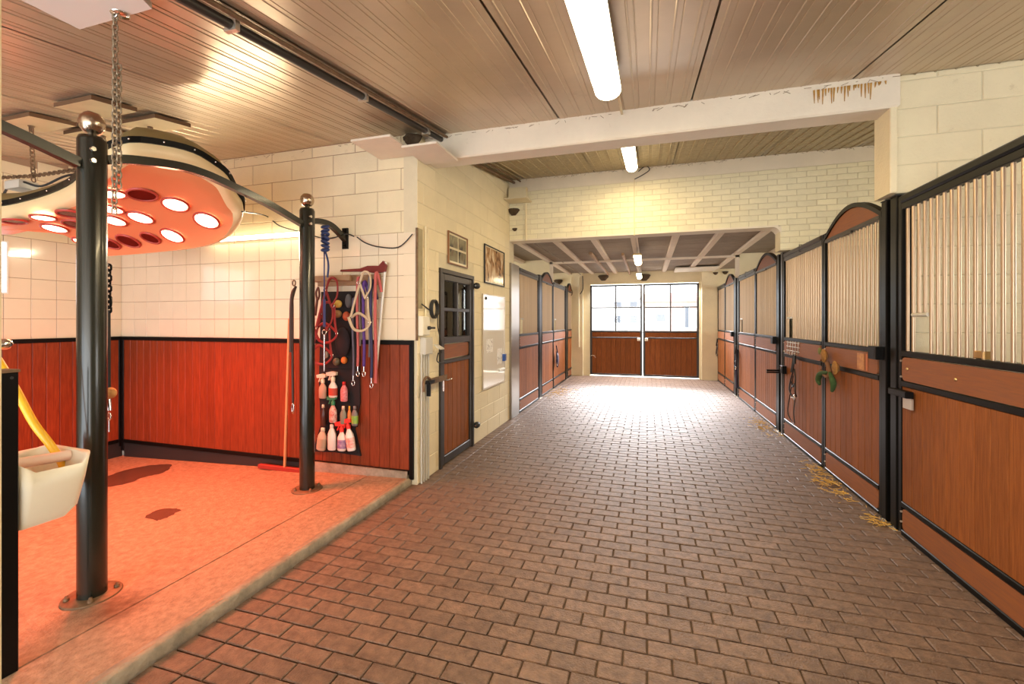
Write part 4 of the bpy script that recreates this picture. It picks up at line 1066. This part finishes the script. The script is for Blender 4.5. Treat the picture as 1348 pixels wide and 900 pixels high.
P = [onX(82, 610, -2.66), onX(66, 585, -2.70), onX(44, 556, -2.76), onX(22, 515, -2.84), onX(0, 478, -2.92), onX(-20, 450, -3.0)]
P = [(P[0][0], P[0][1], P[0][2]-.05)]+P
pipe('yellow hose running down into the cream feed trough', P, .0165, M['yellow'], 'hose', 'hose', 12, smooth=True)
c = onX(6, 453, -2.95)
t = thing('tap', 'chrome tap at the left edge above the yellow hose', 'tap', c)
put('body', MB().lathe(c, [(0, -.03), (.018, -.03), (.026, -.015), (.028, .0), (.024, .018), (.012, .026), (0, .028)], 14, axis=1), M['chrome'], t)
put('arm', MB().cyl(c, (c[0]-.25, c[1]-.10, c[2]-.0), .014, 10), M['chrome'], t)

# wash bay clutter: lead hanging at the back-left behind the post, broom poles on back wall
def lead(label, x, y, z0, z1, m, clip=True, wr=.012, group=None, sway=.01):
    t = thing('lead_rope', label, 'rope', (x, y, z0), 0, group)
    z = z1
    put('rope', MB().tube(spline([(x, y, z1), (x+sway, y-.004, (z0*.35+z1*.65)), (x-sway, y, (z0*.65+z1*.35)), (x, y, z0)], 5), wr, 8), m, t)
    if clip:
        put('snap_hook', MB().cyl((x, y, z0), (x, y, z0-.03), .007, 8).tube([(x+.012*math.cos(k*.6), y, z0-.05+.02*math.sin(k*.6)) for k in range(11)], .0035, 6), M['chrome'], t)
    return t
# hanging chain + muzzle seen right of the foreground post
t = thing('tie_chain', 'dark tie chain with fleece roll hanging right of the foreground post', 'chain', (-5.6, 3.4, 1.9))
x, y = onX(139, 400, -2.99)[0:2]
y = 1.735; x = ray(143, 423)[0]/ray(143, 423)[1]*y
def zat(v): return 1.5+(423-v)/585*( -_s*x+_c*y)
def xat(u): return None
put('links', chain(MB(), [(x, y, zat(352)), (x, y, zat(408))], .026, .04, .0055), M['steel'], t)
put('eye', MB().cyl((-2.82, 1.66, zat(352)+.01), (x, y, zat(352)+.01), .006, 6), M['steel'], t)
put('strap', MB().tube([(x, y, zat(408)), (x, y, zat(425)), (x+.003, y, zat(520))], .009, 8), M['blackrubber'], t)
put('carabiner', MB().tube([(x+.02*math.cos(k*2*PI/12), y, zat(398)+.035*math.sin(k*2*PI/12)) for k in range(12)], .006, 6, closed=True), M['steel'], t)
put('fleece', MB().ball((x+.012, y, zat(517)), .036, 12, 8, (1, .8, .9)), flat('orange_fleece', (.70, .38, .14), .95, noise=.3, nscale=30), t)
put('snap_hook', MB().tube([(x, y, zat(525)), (x+.008, y, zat(540))], .012, 8).tube([(x+.006+.014*math.cos(k*2*PI/10), y, zat(548)+.02*math.sin(k*2*PI/10)) for k in range(10)], .004, 6, closed=True).cyl((x+.006, y, zat(553)), (x+.006, y, zat(568)), .004, 6), M['chrome'], t)
# strap looped on the back ball post
t = thing('lead_strap', 'dark strap looped down the back ball post', 'strap', (-2.90, 3.12, 1.1))
xx, yy = -2.905, 3.13
put('strap', MB().tube(spline([(xx, yy, 1.80), (xx-.015, yy-.02, 1.70), (xx-.035, yy, 1.60), (xx-.035, yy, 1.2), (xx-.03, yy, .80)], 5), .010, 8).tube(spline([(xx, yy, 1.80), (xx+.012, yy-.06, 1.72), (xx+.01, yy-.07, 1.5), (xx+.01, yy-.07, 1.24)], 5), .011, 8), flat('brown_leather_dark', (.05, .02, .012), .5), t)
put('ring', MB().tube([(xx+.015*math.cos(k*2*PI/12), yy-.02, 1.83+.025*math.sin(k*2*PI/12)) for k in range(12)], .006, 6, closed=True), M['rust'], t)
put('hook', MB().tube([(xx-.03+.010*math.cos(k*2*PI/10), yy, .75+.05*math.sin(k*2*PI/10)) for k in range(10)], .005, 6, closed=True), M['chrome'], t)
# broom stick leaning + squeegee lying at the wall foot
sq = thing('squeegee', 'wooden-handled floor squeegee standing by the back wall behind the post', 'squeegee', (-3.45, 3.55, bayz(-3.4)))
put('handle', MB().cyl((-3.44, 3.56, bayz(-3.4)+.03), (-3.42, 3.60, 1.53), .013, 10), flat('broom_wood', (.55, .26, .10), .5), sq)
put('blade', MB().cbox(-3.76, -3.20, 3.545, 3.58, bayz(-3.5)+.004, bayz(-3.5)+.045, .005, 2, 1), flat('red_metal', (.30, .03, .02), .4), sq)
# ------------------------------------------------------------------ blue rope on short rail
bl = flat('blue_rope', (.03, .05, .16), .7)
t = thing('tied_rope', 'dark blue rope knotted on the short curved rail, with a long tail', 'rope', (-2.83, 3.40, 1.5))
q = MB(); xk, yk = -2.80, 3.37
for k in range(7):
    q.tube([(xk+.028*math.cos(a_*PI/5), yk+.026*math.sin(a_*PI/5), 2.36-k*.035+.01*math.sin(a_*PI/5+k)) for a_ in range(10)], .013, 6, closed=True)
put('knot', q, bl, t)
put('tail', MB().tube(spline([(xk, yk, 2.14), (xk+.03, yk, 2.05), (xk+.035, yk, 1.98), (xk+.025, yk, 1.90)], 4), .009, 6), bl, t)
put('line', MB().cyl((xk-.01, yk, 2.14), (xk-.01, yk, 1.70), .006, 6).cyl((xk-.01, yk, 1.70), (xk-.01, yk, 1.45), .012, 8), flat('blue_rope_pale', (.06, .07, .22), .7), t)
put('snap_hook', MB().tube([(xk-.01+.022*math.cos(k*2*PI/12), yk, 1.40+.022*math.sin(k*2*PI/12)) for k in range(12)], .005, 6, closed=True).cyl((xk-.01, yk, 1.38), (xk-.01, yk, 1.05), .009, 8), M['chrome'], t)

# ================================================================== TACK RACK on the back wall
YW = YB-.03
def W(u, v, d=.03): return onY(u, v, YB-d)
t = thing('tack_rack', 'pale wooden tack rack on the wash bay back wall', 'rack', (W(455, 370)[0], YB, W(455, 370)[2]))
a = W(413, 366, .06); b_ = W(502, 360, .02)
zr = W(455, 368, .05)[2]
wdn = flat('raw_wood', (.42, .25, .13), .65, noise=.3, nscale=12)
put('back_board', MB().cbox(-3.10, -2.40, YB-.03, YB-.002, zr-.055, zr+.045, .004, 1, -1), wdn, t)
put('front_board', MB().cbox(-3.16, -2.64, YB-.15, YB-.125, zr-.02, zr+.035, .004, 1, -1), wdn, t)
for x in (-3.08, -2.90, -2.72): put('peg', MB().box(x-.02, x+.02, YB-.125, YB-.03, zr-.015, zr+.025), wdn, t)
# red-topped squeegee leaning by the rack
t = thing('window_squeegee', 'long-handled red squeegee leaning against the wall right of the rack', 'squeegee', (-2.40, YB-.05, .9))
pa, pb = W(508, 345, .05), W(497, 455, .05)
put('handle', MB().cyl(pa, (pb[0]-.02, pb[1], 1.0), .012, 8), M['white'], t)
put('head', MB().prism([(W(508,344)[2], W(508,344)[0]), (W(512,350)[2], W(512,350)[0]), (W(510,358)[2], W(510,358)[0]), (W(500,360)[2], W(500,360)[0]), (W(482,358)[2], W(482,358)[0]), (W(452,358)[2], W(452,358)[0]), (W(453,355.5)[2], W(453,355.5)[0]), (W(478,354)[2], W(478,354)[0]), (W(488,350.5)[2], W(488,350.5)[0]), (W(502,350.5)[2], W(502,350.5)[0])], 1, YB-.08, YB-.05), flat('dark_red_plastic', (.16, .012, .008), .4), t)
# hanging organizer (black fabric) with bottles
og = thing('hanging_organizer', 'black fabric pocket organizer full of bottles hanging on the bay wall', 'organizer', (-2.85, YB, .24))
poly = [(423,384),(474,383),(473,470),(474,530),(467,565),(475,600),(440,595),(412,594),(422,560),(420,500)]
blk = flat('black_fabric', (.012, .009, .010), .85)
put('backing', MB().prism([(W(u,v,.035)[2], W(u,v,.035)[0]) for u, v in poly], 1, YB-.038, YB-.022), blk, og)
for (u0, u1, v0, v1) in ((421, 472, 468, 486), (420, 434, 515, 527), (434, 446, 508, 523), (448, 460, 516, 530), (421, 433, 552, 566), (434, 446, 546, 558), (447, 457, 546, 560), (459, 470, 546, 562), (417, 430, 580, 592), (431, 443, 582, 594), (444, 456, 583, 595), (457, 470, 584, 596)):
    pa, pb = W(u0, v0, .05), W(u1, v1, .05)
    put('pocket', MB().cbox(pa[0], pb[0], YB-.050, YB-.038, pb[2], pa[2], .004, 1, -1), blk, og)
YO = YB-.085
def bottle(label, u, v0, v1, wpx, body, cap, top, tilt_=0.0, lab=None):
    """v0 top of body, v1 bottom of body in the photograph's rows; top: 'trigger','cap','pump'"""
    p0, p1 = onY(u, v0, YO), onY(u, v1, YO); wd = wpx/585*4.4/2; h = p0[2]-p1[2]; x, z = p1[0], p1[2]
    t = thing('spray_bottle' if top == 'trigger' else 'bottle', label, 'bottle', (x, YO, z), 0, 'bottles in the organizer pockets')
    t.rotation_euler = (0, tilt_, 0)
    q = MB(); rings = []
    for r_, hh in ((.80, 0), (1, .04), (1.0, .55), (.93, .72), (.55, .90), (.34, 1.0)):
        rings.append([(wd*r_*math.cos(2*PI*k/14), .62*wd*r_*math.sin(2*PI*k/14), hh*h) for k in range(14)])
    q.ring(rings, True); put('bottle_body', q, body, t, False)
    if lab:
        q = MB(); rings = []
        for hh in (.14, .60): rings.append([(wd*1.03*math.cos(2*PI*k/14), .62*wd*1.05*math.sin(2*PI*k/14), hh*h) for k in range(14)])
        q.ring(rings, False); put('bottle_label', q, lab, t, False)
    if top == 'trigger':
        s_ = wd/.028
        q = MB().lathe((0,0,h), [(.012*s_, 0), (.013*s_, .022*s_), (.008*s_, .026*s_), (.008*s_, .035*s_)], 10)
        q.prism([(h+.033*s_, -.040*s_), (h+.052*s_, -.044*s_), (h+.060*s_, -.010*s_), (h+.056*s_, .026*s_), (h+.038*s_, .024*s_), (h+.034*s_, .0)], 1, -.010*s_, .010*s_)
        q.prism([(h+.035*s_, -.020*s_), (h+.035*s_, -.013*s_), (h+.006*s_, -.026*s_), (h+.008*s_, -.032*s_)], 1, -.006*s_, .006*s_)
        put('spray_head', q, cap, t, False)
    else:
        put('cap', MB().lathe((0,0,h-.004), [(0, 0), (wd*.42, 0), (wd*.40, .03), (0, .032)], 10), cap, t, False)
    return t
F = flat
def labelmat(name, a, b2, sc=60):
    if name in M: return M[name]
    M[name] = mat(name, a, .4, col2=b2, nscale=sc); return M[name]
bottle('beige spray bottle with cream trigger, top left of the organizer', 425, 504, 524, 11, F('beige_plastic', (.45,.34,.25)), M['cream'], 'trigger')
bottle('white spray bottle with red label, top middle of the organizer', 438.5, 502, 523, 12, M['white'], M['cream'], 'trigger', lab=F('red_label', (.42,.06,.03)))
bottle('pink-red bottle at the top right of the organizer', 453, 506, 528, 10, labelmat('pink_label', (.55,.10,.12), (.75,.35,.35)), F('red_cap', (.5,.02,.02)), 'cap')
bottle('dark brown bottle with dropper top, middle row left', 425.5, 536, 560, 8, F('dark_bottle', (.05,.02,.015), .25), M['cream'], 'cap')
bottle('white and red printed bottle with green trigger, middle row', 438.5, 533, 556, 11, labelmat('red_white_label', (.75,.68,.60), (.45,.06,.04), 40), F('green_cap', (.03,.22,.10)), 'trigger')
bottle('grey-green bottle in the middle row of the organizer', 452, 538, 558, 9, F('grey_green', (.20,.24,.18)), M['cream'], 'cap')
bottle('slim yellow-capped orange bottle in the middle row', 460, 538, 556, 5, F('orange_pl', (.60,.25,.06)), F('yellow_cap', (.75,.50,.04)), 'cap')
bottle('grey bottle with yellow and green label, middle row right', 467, 538, 560, 9, F('grey_bottle', (.17,.16,.15)), F('grey_bottle', (.17,.16,.15)), 'cap', lab=labelmat('yellow_green_label', (.60,.50,.04), (.05,.35,.06), 12))
bottle('beige flat bottle in the bottom left pocket', 422.5, 566, 592, 13, F('beige_plastic2', (.55,.44,.32)), M['cream'], 'cap', .12, lab=F('tan_label', (.42,.36,.25)))
bottle('plain white round bottle in the bottom row', 437, 562, 592, 12, M['white'], M['white'], 'cap')
bottle('white spray bottle with purple label and red trigger, bottom row', 450, 568, 593, 12, M['white'], F('red_trig', (.75,.04,.03)), 'trigger', lab=labelmat('purple_label', (.16,.08,.30), (.5,.4,.5), 40))
bottle('white spray bottle with red print and red trigger, bottom right', 463, 564, 593, 12, M['white'], F('red_trig', (.75,.04,.03)), 'trigger', -.16, lab=labelmat('white_red_label', (.78,.66,.56), (.65,.12,.08), 30))
# grooming things in the upper pockets
def lump(name, label, cat, u, v, su, sv, m, sh=(1,.5,1)):
    p = onY(u, v, YO); q = MB().ball(p, 1.0, 14, 8, (su/585*4.4/2, .03, sv/585*4.4/2)); return tag(put(name, q, m), label, cat, 'grooming things in the organizer')
lump('sponge', 'yellow round sponge in the upper organizer pocket', 'sponge', 445, 400, 11, 10, F('yellow_sponge', (.70,.45,.10), .9))
lump('grooming_brush', 'tan grooming brush below the yellow sponge', 'brush', 444, 413, 13, 10, F('tan_brush', (.30,.17,.07), .8))
lump('grooming_brush', 'orange-red grooming brush right in the organizer', 'brush', 456, 416, 10, 12, F('orange_red', (.50,.09,.03), .6))
lump('grooming_brush', 'small orange brush above the bottle rows', 'brush', 453, 474, 8, 9, F('orange2', (.65,.20,.03), .6))
lump('mesh_bag', 'black mesh bag bulging in the middle of the organizer', 'bag', 451, 450, 22, 38, F('mesh_black', (.022,.012,.014), .9))
lump('rolled_bandage', 'grey-black bandage roll left in the organizer', 'bandage', 459, 396, 9, 18, F('grey_mesh', (.10,.09,.09), .8))
lump('tin', 'dark olive tin above the spray bottles', 'tin', 443, 476, 10, 10, F('olive_tin', (.10,.09,.05), .4))
lump('small_spray', 'small pale nozzle bottle at left above the spray bottles', 'bottle', 429, 467, 5, 9, F('pale_nozzle', (.62,.50,.42), .5))
# halters and leads hanging from the rack
def halter(label, m, u, v, s_=1.0, d=.16, group='halters and leads on the rack', seed=1, plane=None):
    p = onY(u, v, YB-d) if plane is None else plane
    t = thing('halter', label, 'halter', p, 0, group)
    def st(pts): return MB().tube(spline([(p[0]+x*s_, p[1]-.01*k, p[2]+z*s_) for k, (x, z) in enumerate(pts)], 5), .01, 8, flat_=(.013, .006))
    put('crown_strap', st([(-.05, .16), (-.01, .24), (.05, .22), (.06, .12), (.02, .05)]), m, t)
    put('cheek_strap', st([(-.05, .16), (-.09, .02), (-.12, -.10)]), m, t)
    put('cheek_strap', st([(.02, .05), (.03, -.06), (.05, -.14)]), m, t)
    put('nose_band', st([(-.12, -.10), (-.05, -.07), (.05, -.14), (.0, -.20), (-.08, -.19), (-.12, -.10)]), m, t)
    put('throat_strap', st([(-.05, .16), (.0, .05), (.02, .05)]), m, t)
    for (x, z) in ((-.05, .16), (-.12, -.10), (.05, -.14), (.02, .05)):
        put('ring', MB().tube([(p[0]+x*s_+.014*math.cos(k*PI/5), p[1]-.02, p[2]+z*s_+.014*math.sin(k*PI/5)) for k in range(10)], .004, 5, closed=True), M['chrome'], t)
    return t
red = F('red_webbing', (.24, .010, .010), .6); beige = F('beige_webbing', (.55, .42, .27), .7)
halter('red webbing halter hanging left on the rack', red, 437, 412, 1.35)
halter('dark red halter hanging lower beside the red one', F('dark_red_webbing', (.22, .015, .015), .6), 431, 442, 1.3, .14)
halter('beige halter with rings on the rack right side', beige, 481, 400, 1.2, .15)
t = thing('leather_strap', 'brown leather loop strap at the rack left end', 'strap', W(418, 395, .1), 0, 'halters and leads on the rack')
P0 = W(419, 378, .13)
put('strap', MB().tube(spline([(P0[0], P0[1], P0[2]), (P0[0]-.025, P0[1], P0[2]-.05), (P0[0]-.01, P0[1], P0[2]-.12), (P0[0]+.012, P0[1], P0[2]-.07), (P0[0], P0[1], P0[2])], 5), .01, 6).cyl((P0[0]-.01, P0[1], P0[2]-.10), (P0[0]-.035, P0[1], P0[2]-.27), .012, 6), F('brown_leather', (.13, .03, .015), .5), t)
def longlead(label, u, v0, v1, m, wr=.010, clip=True, d=.14, loop=True):
    a = onY(u, v0, YB-d); b2 = onY(u, v1, YB-d)
    t = thing('lead_rope', label, 'rope', b2, 0, 'halters and leads on the rack')
    pts = [(a[0]+.02, a[1]+.06, a[2]-.15), (a[0]+.01, a[1]+.03, a[2]-.02), (a[0], a[1], a[2]), (a[0]-.006, a[1], a[2]*.6+b2[2]*.4), (b2[0]+.004, b2[1], a[2]*.25+b2[2]*.75), b2]
    put('rope', MB().tube(spline(pts, 5), wr, 8), m, t)
    if clip:
        x, y_, z = b2
        put('snap_hook', MB().cyl((x, y_, z), (x, y_, z-.05), .007, 6).tube([(x+.016*math.cos(k*2*PI/10), y_, z-.07+.024*math.sin(k*2*PI/10)) for k in range(10)], .0045, 6, closed=True), M['chrome'], t)
pink = F('salmon_rope', (.48, .10, .09), .7)
longlead('salmon pink lead rope, left one, hanging over the rack', 471, 368, 482, pink, .013)
longlead('dark chain-weave lead beside the left pink one', 465, 395, 494, F('grey_blue_webbing', (.10, .09, .13), .6), .010)
longlead('purple lead rope in the middle of the rack right part', 479, 373, 482, F('purple_rope', (.09, .03, .20), .7), .014)
longlead('grey-brown braided lead between pink and purple', 474, 372, 455, F('braid', (.16, .12, .09), .7), .009, False)
longlead('dark blue lead rope on the rack right part', 489, 372, 497, F('navy_rope', (.03, .03, .09), .7), .013)
longlead('grey lead strap beside the dark blue rope', 486, 366, 470, F('grey_strap', (.16, .15, .17), .7), .009, False, d=.12)
longlead('salmon pink lead rope at the right end of the rack', 494.5, 362, 504, pink, .014, False)

# ================================================================== THINGS ON THE RIGHT STALLS
def stickbox(label, name, cat, p0, p1, m): return tag(put(name, MB().box(*p0, *p1), m), label, cat)
# latch arms
def latch(label, y, z, w_=.10, plate=True, m='steel'):
    t = thing('door_latch', label, 'latch', (XR, y, z))
    put('arm', MB().cbox(XR-.055, XR-.008, y-w_, y+w_*.6, z-(.022 if plate else .05), z+(.022 if plate else .05), .004, 0, -1), M[m], t)
    if plate: put('plate', MB().box(XR-.018, XR-.008, y-w_, y-.03, z-.10, z-.025), M['galv'], t)
    return t
latch('black latch with bright plate on the large right-edge stall panel', 3.76, 1.005, .14)
latch('black latch block on the near side of the nearest arched door', 4.10, 1.26, .08, False)
latch('black latch beside the hanging bridle on the right', 6.52, .88, .07, False)
latch('black latch block by the second arched door', 6.98, 1.24, .07, False)
latch('small latch block by the last arched door on the right', 10.15, 1.24, .07, False)
t = thing('sticker', 'orange and yellow sticker on the nearest arched door band', 'sticker', (XR-.004, 4.40, 1.17))
put('sheet', MB().box(XR-.0055, XR-.0035, 4.34, 4.46, 1.10, 1.235), mat('orange_sticker', (.62, .30, .08), .5, col2=(.40, .14, .05), nscale=30), t)
put('stripe', MB().box(XR-.0065, XR-.0055, 4.27, 4.30, 1.10, 1.235), F('orange_bit', (.5, .14, .04)), t)
# hook rack with grid + bridle
t = thing('hook_rack', 'small white wire hook rack on the right stall panel above the bridle', 'rack', (XR-.02, 6.2, 1.15))
q = MB()
for yy in (5.98, 6.08, 6.18, 6.28, 6.38): q.tube([(XR-.012, yy, 1.26), (XR-.012, yy, 1.12), (XR-.045, yy, 1.10), (XR-.05, yy, 1.135)], .0045, 5)
for zz in (1.24, 1.19, 1.14): q.cyl((XR-.012, 5.93, zz), (XR-.012, 6.43, zz), .004, 5)
put('wires', q, M['galv'], t)
def bridle(label, x, y, z, s_=1.0, sx=1, m=None, long_=True):
    m = m or F('black_leather', (.018, .013, .012), .45)
    t = thing('bridle', label, 'bridle', (x, y, z))
    def L_(pts, r=.010): return MB().tube(spline([(x+sx*(-.012*(i % 3)), y+a*s_, z+b*s_) for i, (a, b) in enumerate(pts)], 5), r*s_, 6)
    put('crown', L_([(0, .0), (.0, -.12), (.015, -.25)], .020), m, t)
    put('cheek_strap', L_([(.015, -.2), (.10, -.35), (.12, -.52), (.06, -.62)]), m, t)
    put('cheek_strap', L_([(.0, -.2), (-.10, -.33), (-.14, -.50), (-.10, -.58)]), m, t)
    put('nose_band', L_([(.12, -.40), (.03, -.46), (-.12, -.40)], .013), m, t)
    put('rein', L_([(.05, -.3), (.12, -.55), (.20, -.85), (.12, -.98), (-.06, -.97), (-.08, -.80), (-.04, -.6)], .007) if long_ else L_([(.05, -.3), (.12, -.5), (.0, -.6)], .007), m, t)
    put('bit', MB().tube([(x-.02*sx, y+(-.08+.035*math.cos(k*PI/5))*s_, z+(-.60+.035*math.sin(k*PI/5))*s_) for k in range(10)], .006, 5, closed=True).cyl((x-.02*sx, y-.08*s_, z-.60*s_), (x-.02*sx, y+.06*s_, z-.62*s_), .006, 6), M['chrome'], t)
    return t
bridle('black bridle with looped reins hanging on the right stall panel', XR-.04, 6.02, 1.10, .82)
put('pole', MB().cyl((XR-.04, 6.02, 1.11), (XR-.04, 6.02, 1.0), .018, 8), M['blackrubber'], bpy.data.objects['bridle'])
bridle('dark halter and straps at the post of the second right stall', XR-.05, 9.55, 1.05, .75, long_=False)
bridle('dark headcollar hanging by the far wall on the right', XR-.06, 11.9, 1.08, .72, long_=False)
t = thing('whip', 'dark straps hanging down the post beside the second right stall', 'strap', (XR-.04, 9.6, .2))
put('strap', MB().tube(spline([(XR-.03, 9.62, .95), (XR-.045, 9.58, .6), (XR-.03, 9.60, .2)], 5), .022, 6), F('navy_blue_strap', (.02, .02, .05), .6), t)
# headcollar hook arm
q = MB().cyl((XR-.0, 6.62, .855), (XR-.20, 6.60, .855), .012, 8).cyl((XR-.0, 6.62, .83), (XR-.20, 6.60, .83), .010, 8)
tag(put('saddle_hook', q, M['steel']), 'black folding hook arm left of the looped bridle', 'hook')
# blue halter on left stalls
navy = F('navy_webbing', (.02, .018, .07), .6)
bridle('dark blue halter hanging on the left stall panel', -1.955, 9.86, .96, .68, sx=-1, m=navy, long_=False)
lumpy = MB().ball((-1.95, 9.95, .62), 1, 10, 6, (.03, .09, .17)); put('bundle', lumpy, navy, bpy.data.objects['bridle.003'])
# horseshoe-like plush flowers tied at the top board: two brown heads with green leaves
t = thing('plush_flowers', 'two brown plush sunflowers with green leaves tied to the nearest arched door', 'flower', (XR-.05, 5.15, 1.1))
brn = F('brown_plush', (.36, .17, .05), .95, noise=.4, nscale=40, bump=.8); grn = F('green_plush', (.05, .105, .028), .95, noise=.4, nscale=30)
for (u, v, r_) in ((1085, 468, .055), (1100, 484, .052)):
    c = onX(u, v, XR-.05); q = MB().ball(c, r_, 14, 8, (.55, 1, 1))
    hd = put('flower_head', q, brn, t)
    for k in range(12):
        a = k*PI/6; cc = (c[0]-.006, c[1]+r_*.95*math.cos(a), c[2]+r_*.95*math.sin(a))
        put('petal', MB().ball(cc, r_*.30, 6, 4, (.5, 1, 1)), F('ochre_plush', (.36, .17, .04), .95), hd)
c = onX(1079, 466, XR-.05)
put('ear', MB().ball((c[0]+.01, c[1]+.03, c[2]+.03), .028, 8, 6, (.6, 1, 1.3)), F('green_brown', (.20, .20, .07), .9), t)
put('stem', MB().tube(spline([onX(1088, 476, XR-.035), onX(1092, 488, XR-.03), onX(1090, 496, XR-.035), onX(1080, 488, XR-.04)], 5), .020, 8), F('brown_cloth', (.20, .09, .04), .9), t)
for pts in (((1090, 490), (1080, 492), (1077, 500), (1079, 506)), ((1092, 490), (1096, 500), (1097, 507), (1095, 515))):
    q = MB(); P = spline([onX(u, v, XR-.045) for u, v in pts], 5); q.tube(P, [.012+.016*math.sin(PI*i/(len(P)-1)) for i in range(len(P))], 8); put('leaf', q, grn, t)
# bolts and small feed bit on near panel
t = bpy.data.objects['stall_partition']
for (y, z) in ((3.70, 1.175), (3.20, 1.165), (2.2, 1.165)):
    put('brass_screw', MB().lathe((XR-.004, y, z), [(0, -.008), (.010, -.006), (.010, 0)], 10, axis=0), M['brass'], t)
tag(put('brass_lock', MB().cbox(XR+.012, XR+.045, 3.01, 3.09, H6+.002, H6+.045, .006, 0, -1), M['brass']), 'small brass padlock on the rail under the near bars', 'lock')
# stall cable ties
for (y, lb) in ((5.92, 'black strap loop round the top rail of the panel with the bridle'), (8.9, 'black strap loop round the top rail of the second right panel')):
    tag(put('rail_strap', MB().tube([(XR-.018, y, HT1+.006), (XR-.018, y, HT0+.03), (XR+.06, y, HT0+.03), (XR+.06, y, HT1+.006)], .006, 6, closed=True), M['blackrubber']), lb, 'strap')
for (y, lb) in ((4.62, 'hay net hooks'),):
    pass
# ------------------------------------------------------------------ ceiling battens & white panel of the far bay
tag(put('wooden_batten', MB().cbox(-1.05, -.99, 8.4, 12.3, CL-.085, CL-.036, .006, 2, -1), wdn), 'left wooden batten under the ribbed ceiling', 'batten')
tag(put('wooden_batten', MB().cbox(-.47, -.42, 8.7, 12.3, CL-.085, CL-.036, .006, 2, -1), wdn), 'right wooden batten under the ribbed ceiling', 'batten')
tag(put('ceiling_hatch', MB().cbox(.66, 1.62, 11.4, 12.25, CL-.07, CL-.04, .006, 2, -1), F('pale_panel', (.84,.76,.64), .5)), 'white rectangular panel under the ceiling right of the far doors', 'panel')
for (u, lb) in ((752, 'left'), (762, 'right')):
    x = onY(u, 400, YF-.14)[0]
    tag(put('wall_pipe', MB().cyl((x, YF-.15, .8 if u == 762 else .0), (x, YF-.15, 2.72), .02, 8), M['paint']), 'cream pipe on the far wall pilaster, %s one' % lb, 'pipe')
q = MB()
for k in range(2): q.tube([(-2.05+.07*math.cos(j*PI/8), YF-.16-.02*k, 2.30+.10*math.sin(j*PI/8)) for j in range(16)], .014, 6, closed=True)
tag(put('hose_coil', q, M['rust']), 'small coil of pipe hung on the far wall left of the doors', 'coil')
q = MB().tube(spline([(-1.70, YF-.14, 2.75), (-1.69, YF-.15, 2.4), (-1.77, YF-.16, 2.25)], 4), .012, 6)
tag(put('cable', q, M['blackrubber']), 'dark cable coming down to the coil near the far doors', 'cable')

# ================================================================== STRAW
def straw(label, cx, cy, sx, sy, n_, seed):
    rn = random.Random(seed); q = MB()
    for k in range(n_):
        x = cx+rn.gauss(0, sx); y = cy+rn.gauss(0, sy); x = min(x, XR-.01) if cx > 0 else max(x, -1.99)
        a = rn.uniform(0, 2*PI); l = rn.uniform(.03, .09); z = rn.uniform(.004, .018)
        x2 = x+l*math.cos(a); x2 = min(x2, XR-.01) if cx > 0 else max(x2, -1.99)
        q.tube([(x, y, z), (x2, y+l*math.sin(a), z+rn.uniform(-.002, .006))], .0022, 4)
    return tag(put('straw', q, M['straw']), label, 'straw', kind='stuff')
straw('straw scattered under the nearest arched door', 1.62, 4.85, .05, .28, 150, 1)
straw('straw bits between the posts right of the nearest arched door', 1.66, 3.95, .03, .06, 40, 2)
straw('straw under the second arched door on the right', 1.60, 7.2, .08, .3, 110, 3)
straw('straw patch in front of the first arched door on the left', -1.80, 9.3, .12, .35, 170, 4)

# ================================================================== OUTSIDE the far doors
struct('ground', MB().box(-30, 30, 12.6, 70, -.3, -.02), flat('paved_yard', (.6, .58, .54), .9))
def house(label, x0, x1, y, h, wallm, roofm, wins, rh=1.6):
    t = thing('house', label, 'building', ((x0+x1)/2, y, 0))
    put('walls', MB().box(x0, x1, y, y+7, 0, h), wallm, t)
    put('roof', MB().prism([(y-.4, h), (y+7.4, h), (y+3.5, h+rh)], 0, x0-.3, x1+.3), roofm, t)
    for (a, b2, c_, d_) in wins:
        f = put('window', MB().cbox(a, b2, y-.08, y+.02, c_, d_, .03, 1, -1), M['white'], t)
        put('pane', MB().box(a+.12, b2-.12, y-.10, y-.085, c_+.12, d_-.12), F('dark_pane', (.10, .11, .13), .1), f)
hb = F('pale_brick', (.62, .42, .34), .85, noise=.2, nscale=3); rf = F('red_roof', (.45, .20, .16), .8)
house('pale rendered house with dark windows seen through the left door glass', -17.5, -1.0, 60, 4.6, F('pale_render', (.80,.78,.74), .8), F('grey_roof', (.62,.62,.64), .8), [(-4.3, -3.1, 1.2, 2.4), (-2.3, -1.1, 1.2, 2.4), (-4.3, -3.1, 3.1, 4.2), (-2.3, -1.1, 3.1, 4.2), (-9.5, -8.0, 1.6, 3.2)], 1.2)
house('red-roofed brick house with tall windows seen through the right door glass', -.3, 17, 62, 4.1, hb, rf, [(4.6, 5.3, .6, 3.6), (6.0, 7.2, .6, 3.0), (8.4, 9.6, .6, 3.0), (1.0, 2.4, 1.4, 2.6)], 1.4)
t = thing('shrub', 'pale green shrub outside behind the left door glass', 'shrub', (-5.0, 27, 0))
rn = random.Random(4); q = MB()
for k in range(260):
    a = rn.uniform(0, 2*PI); e = rn.uniform(0, PI/2); r_ = rn.uniform(.5, .8)
    c = (-5+r_*math.cos(a)*math.cos(e), 27+r_*math.sin(a)*math.cos(e), .5+r_*1.6*math.sin(e)); q.ball(c, .08, 4, 2, (1, .6, 1))
put('foliage', q, F('shrub_green', (.25, .35, .10), .9), t); put('stem', MB().cyl((-5, 27, -.02), (-5, 27, .8), .05, 6), M['rust'], t)
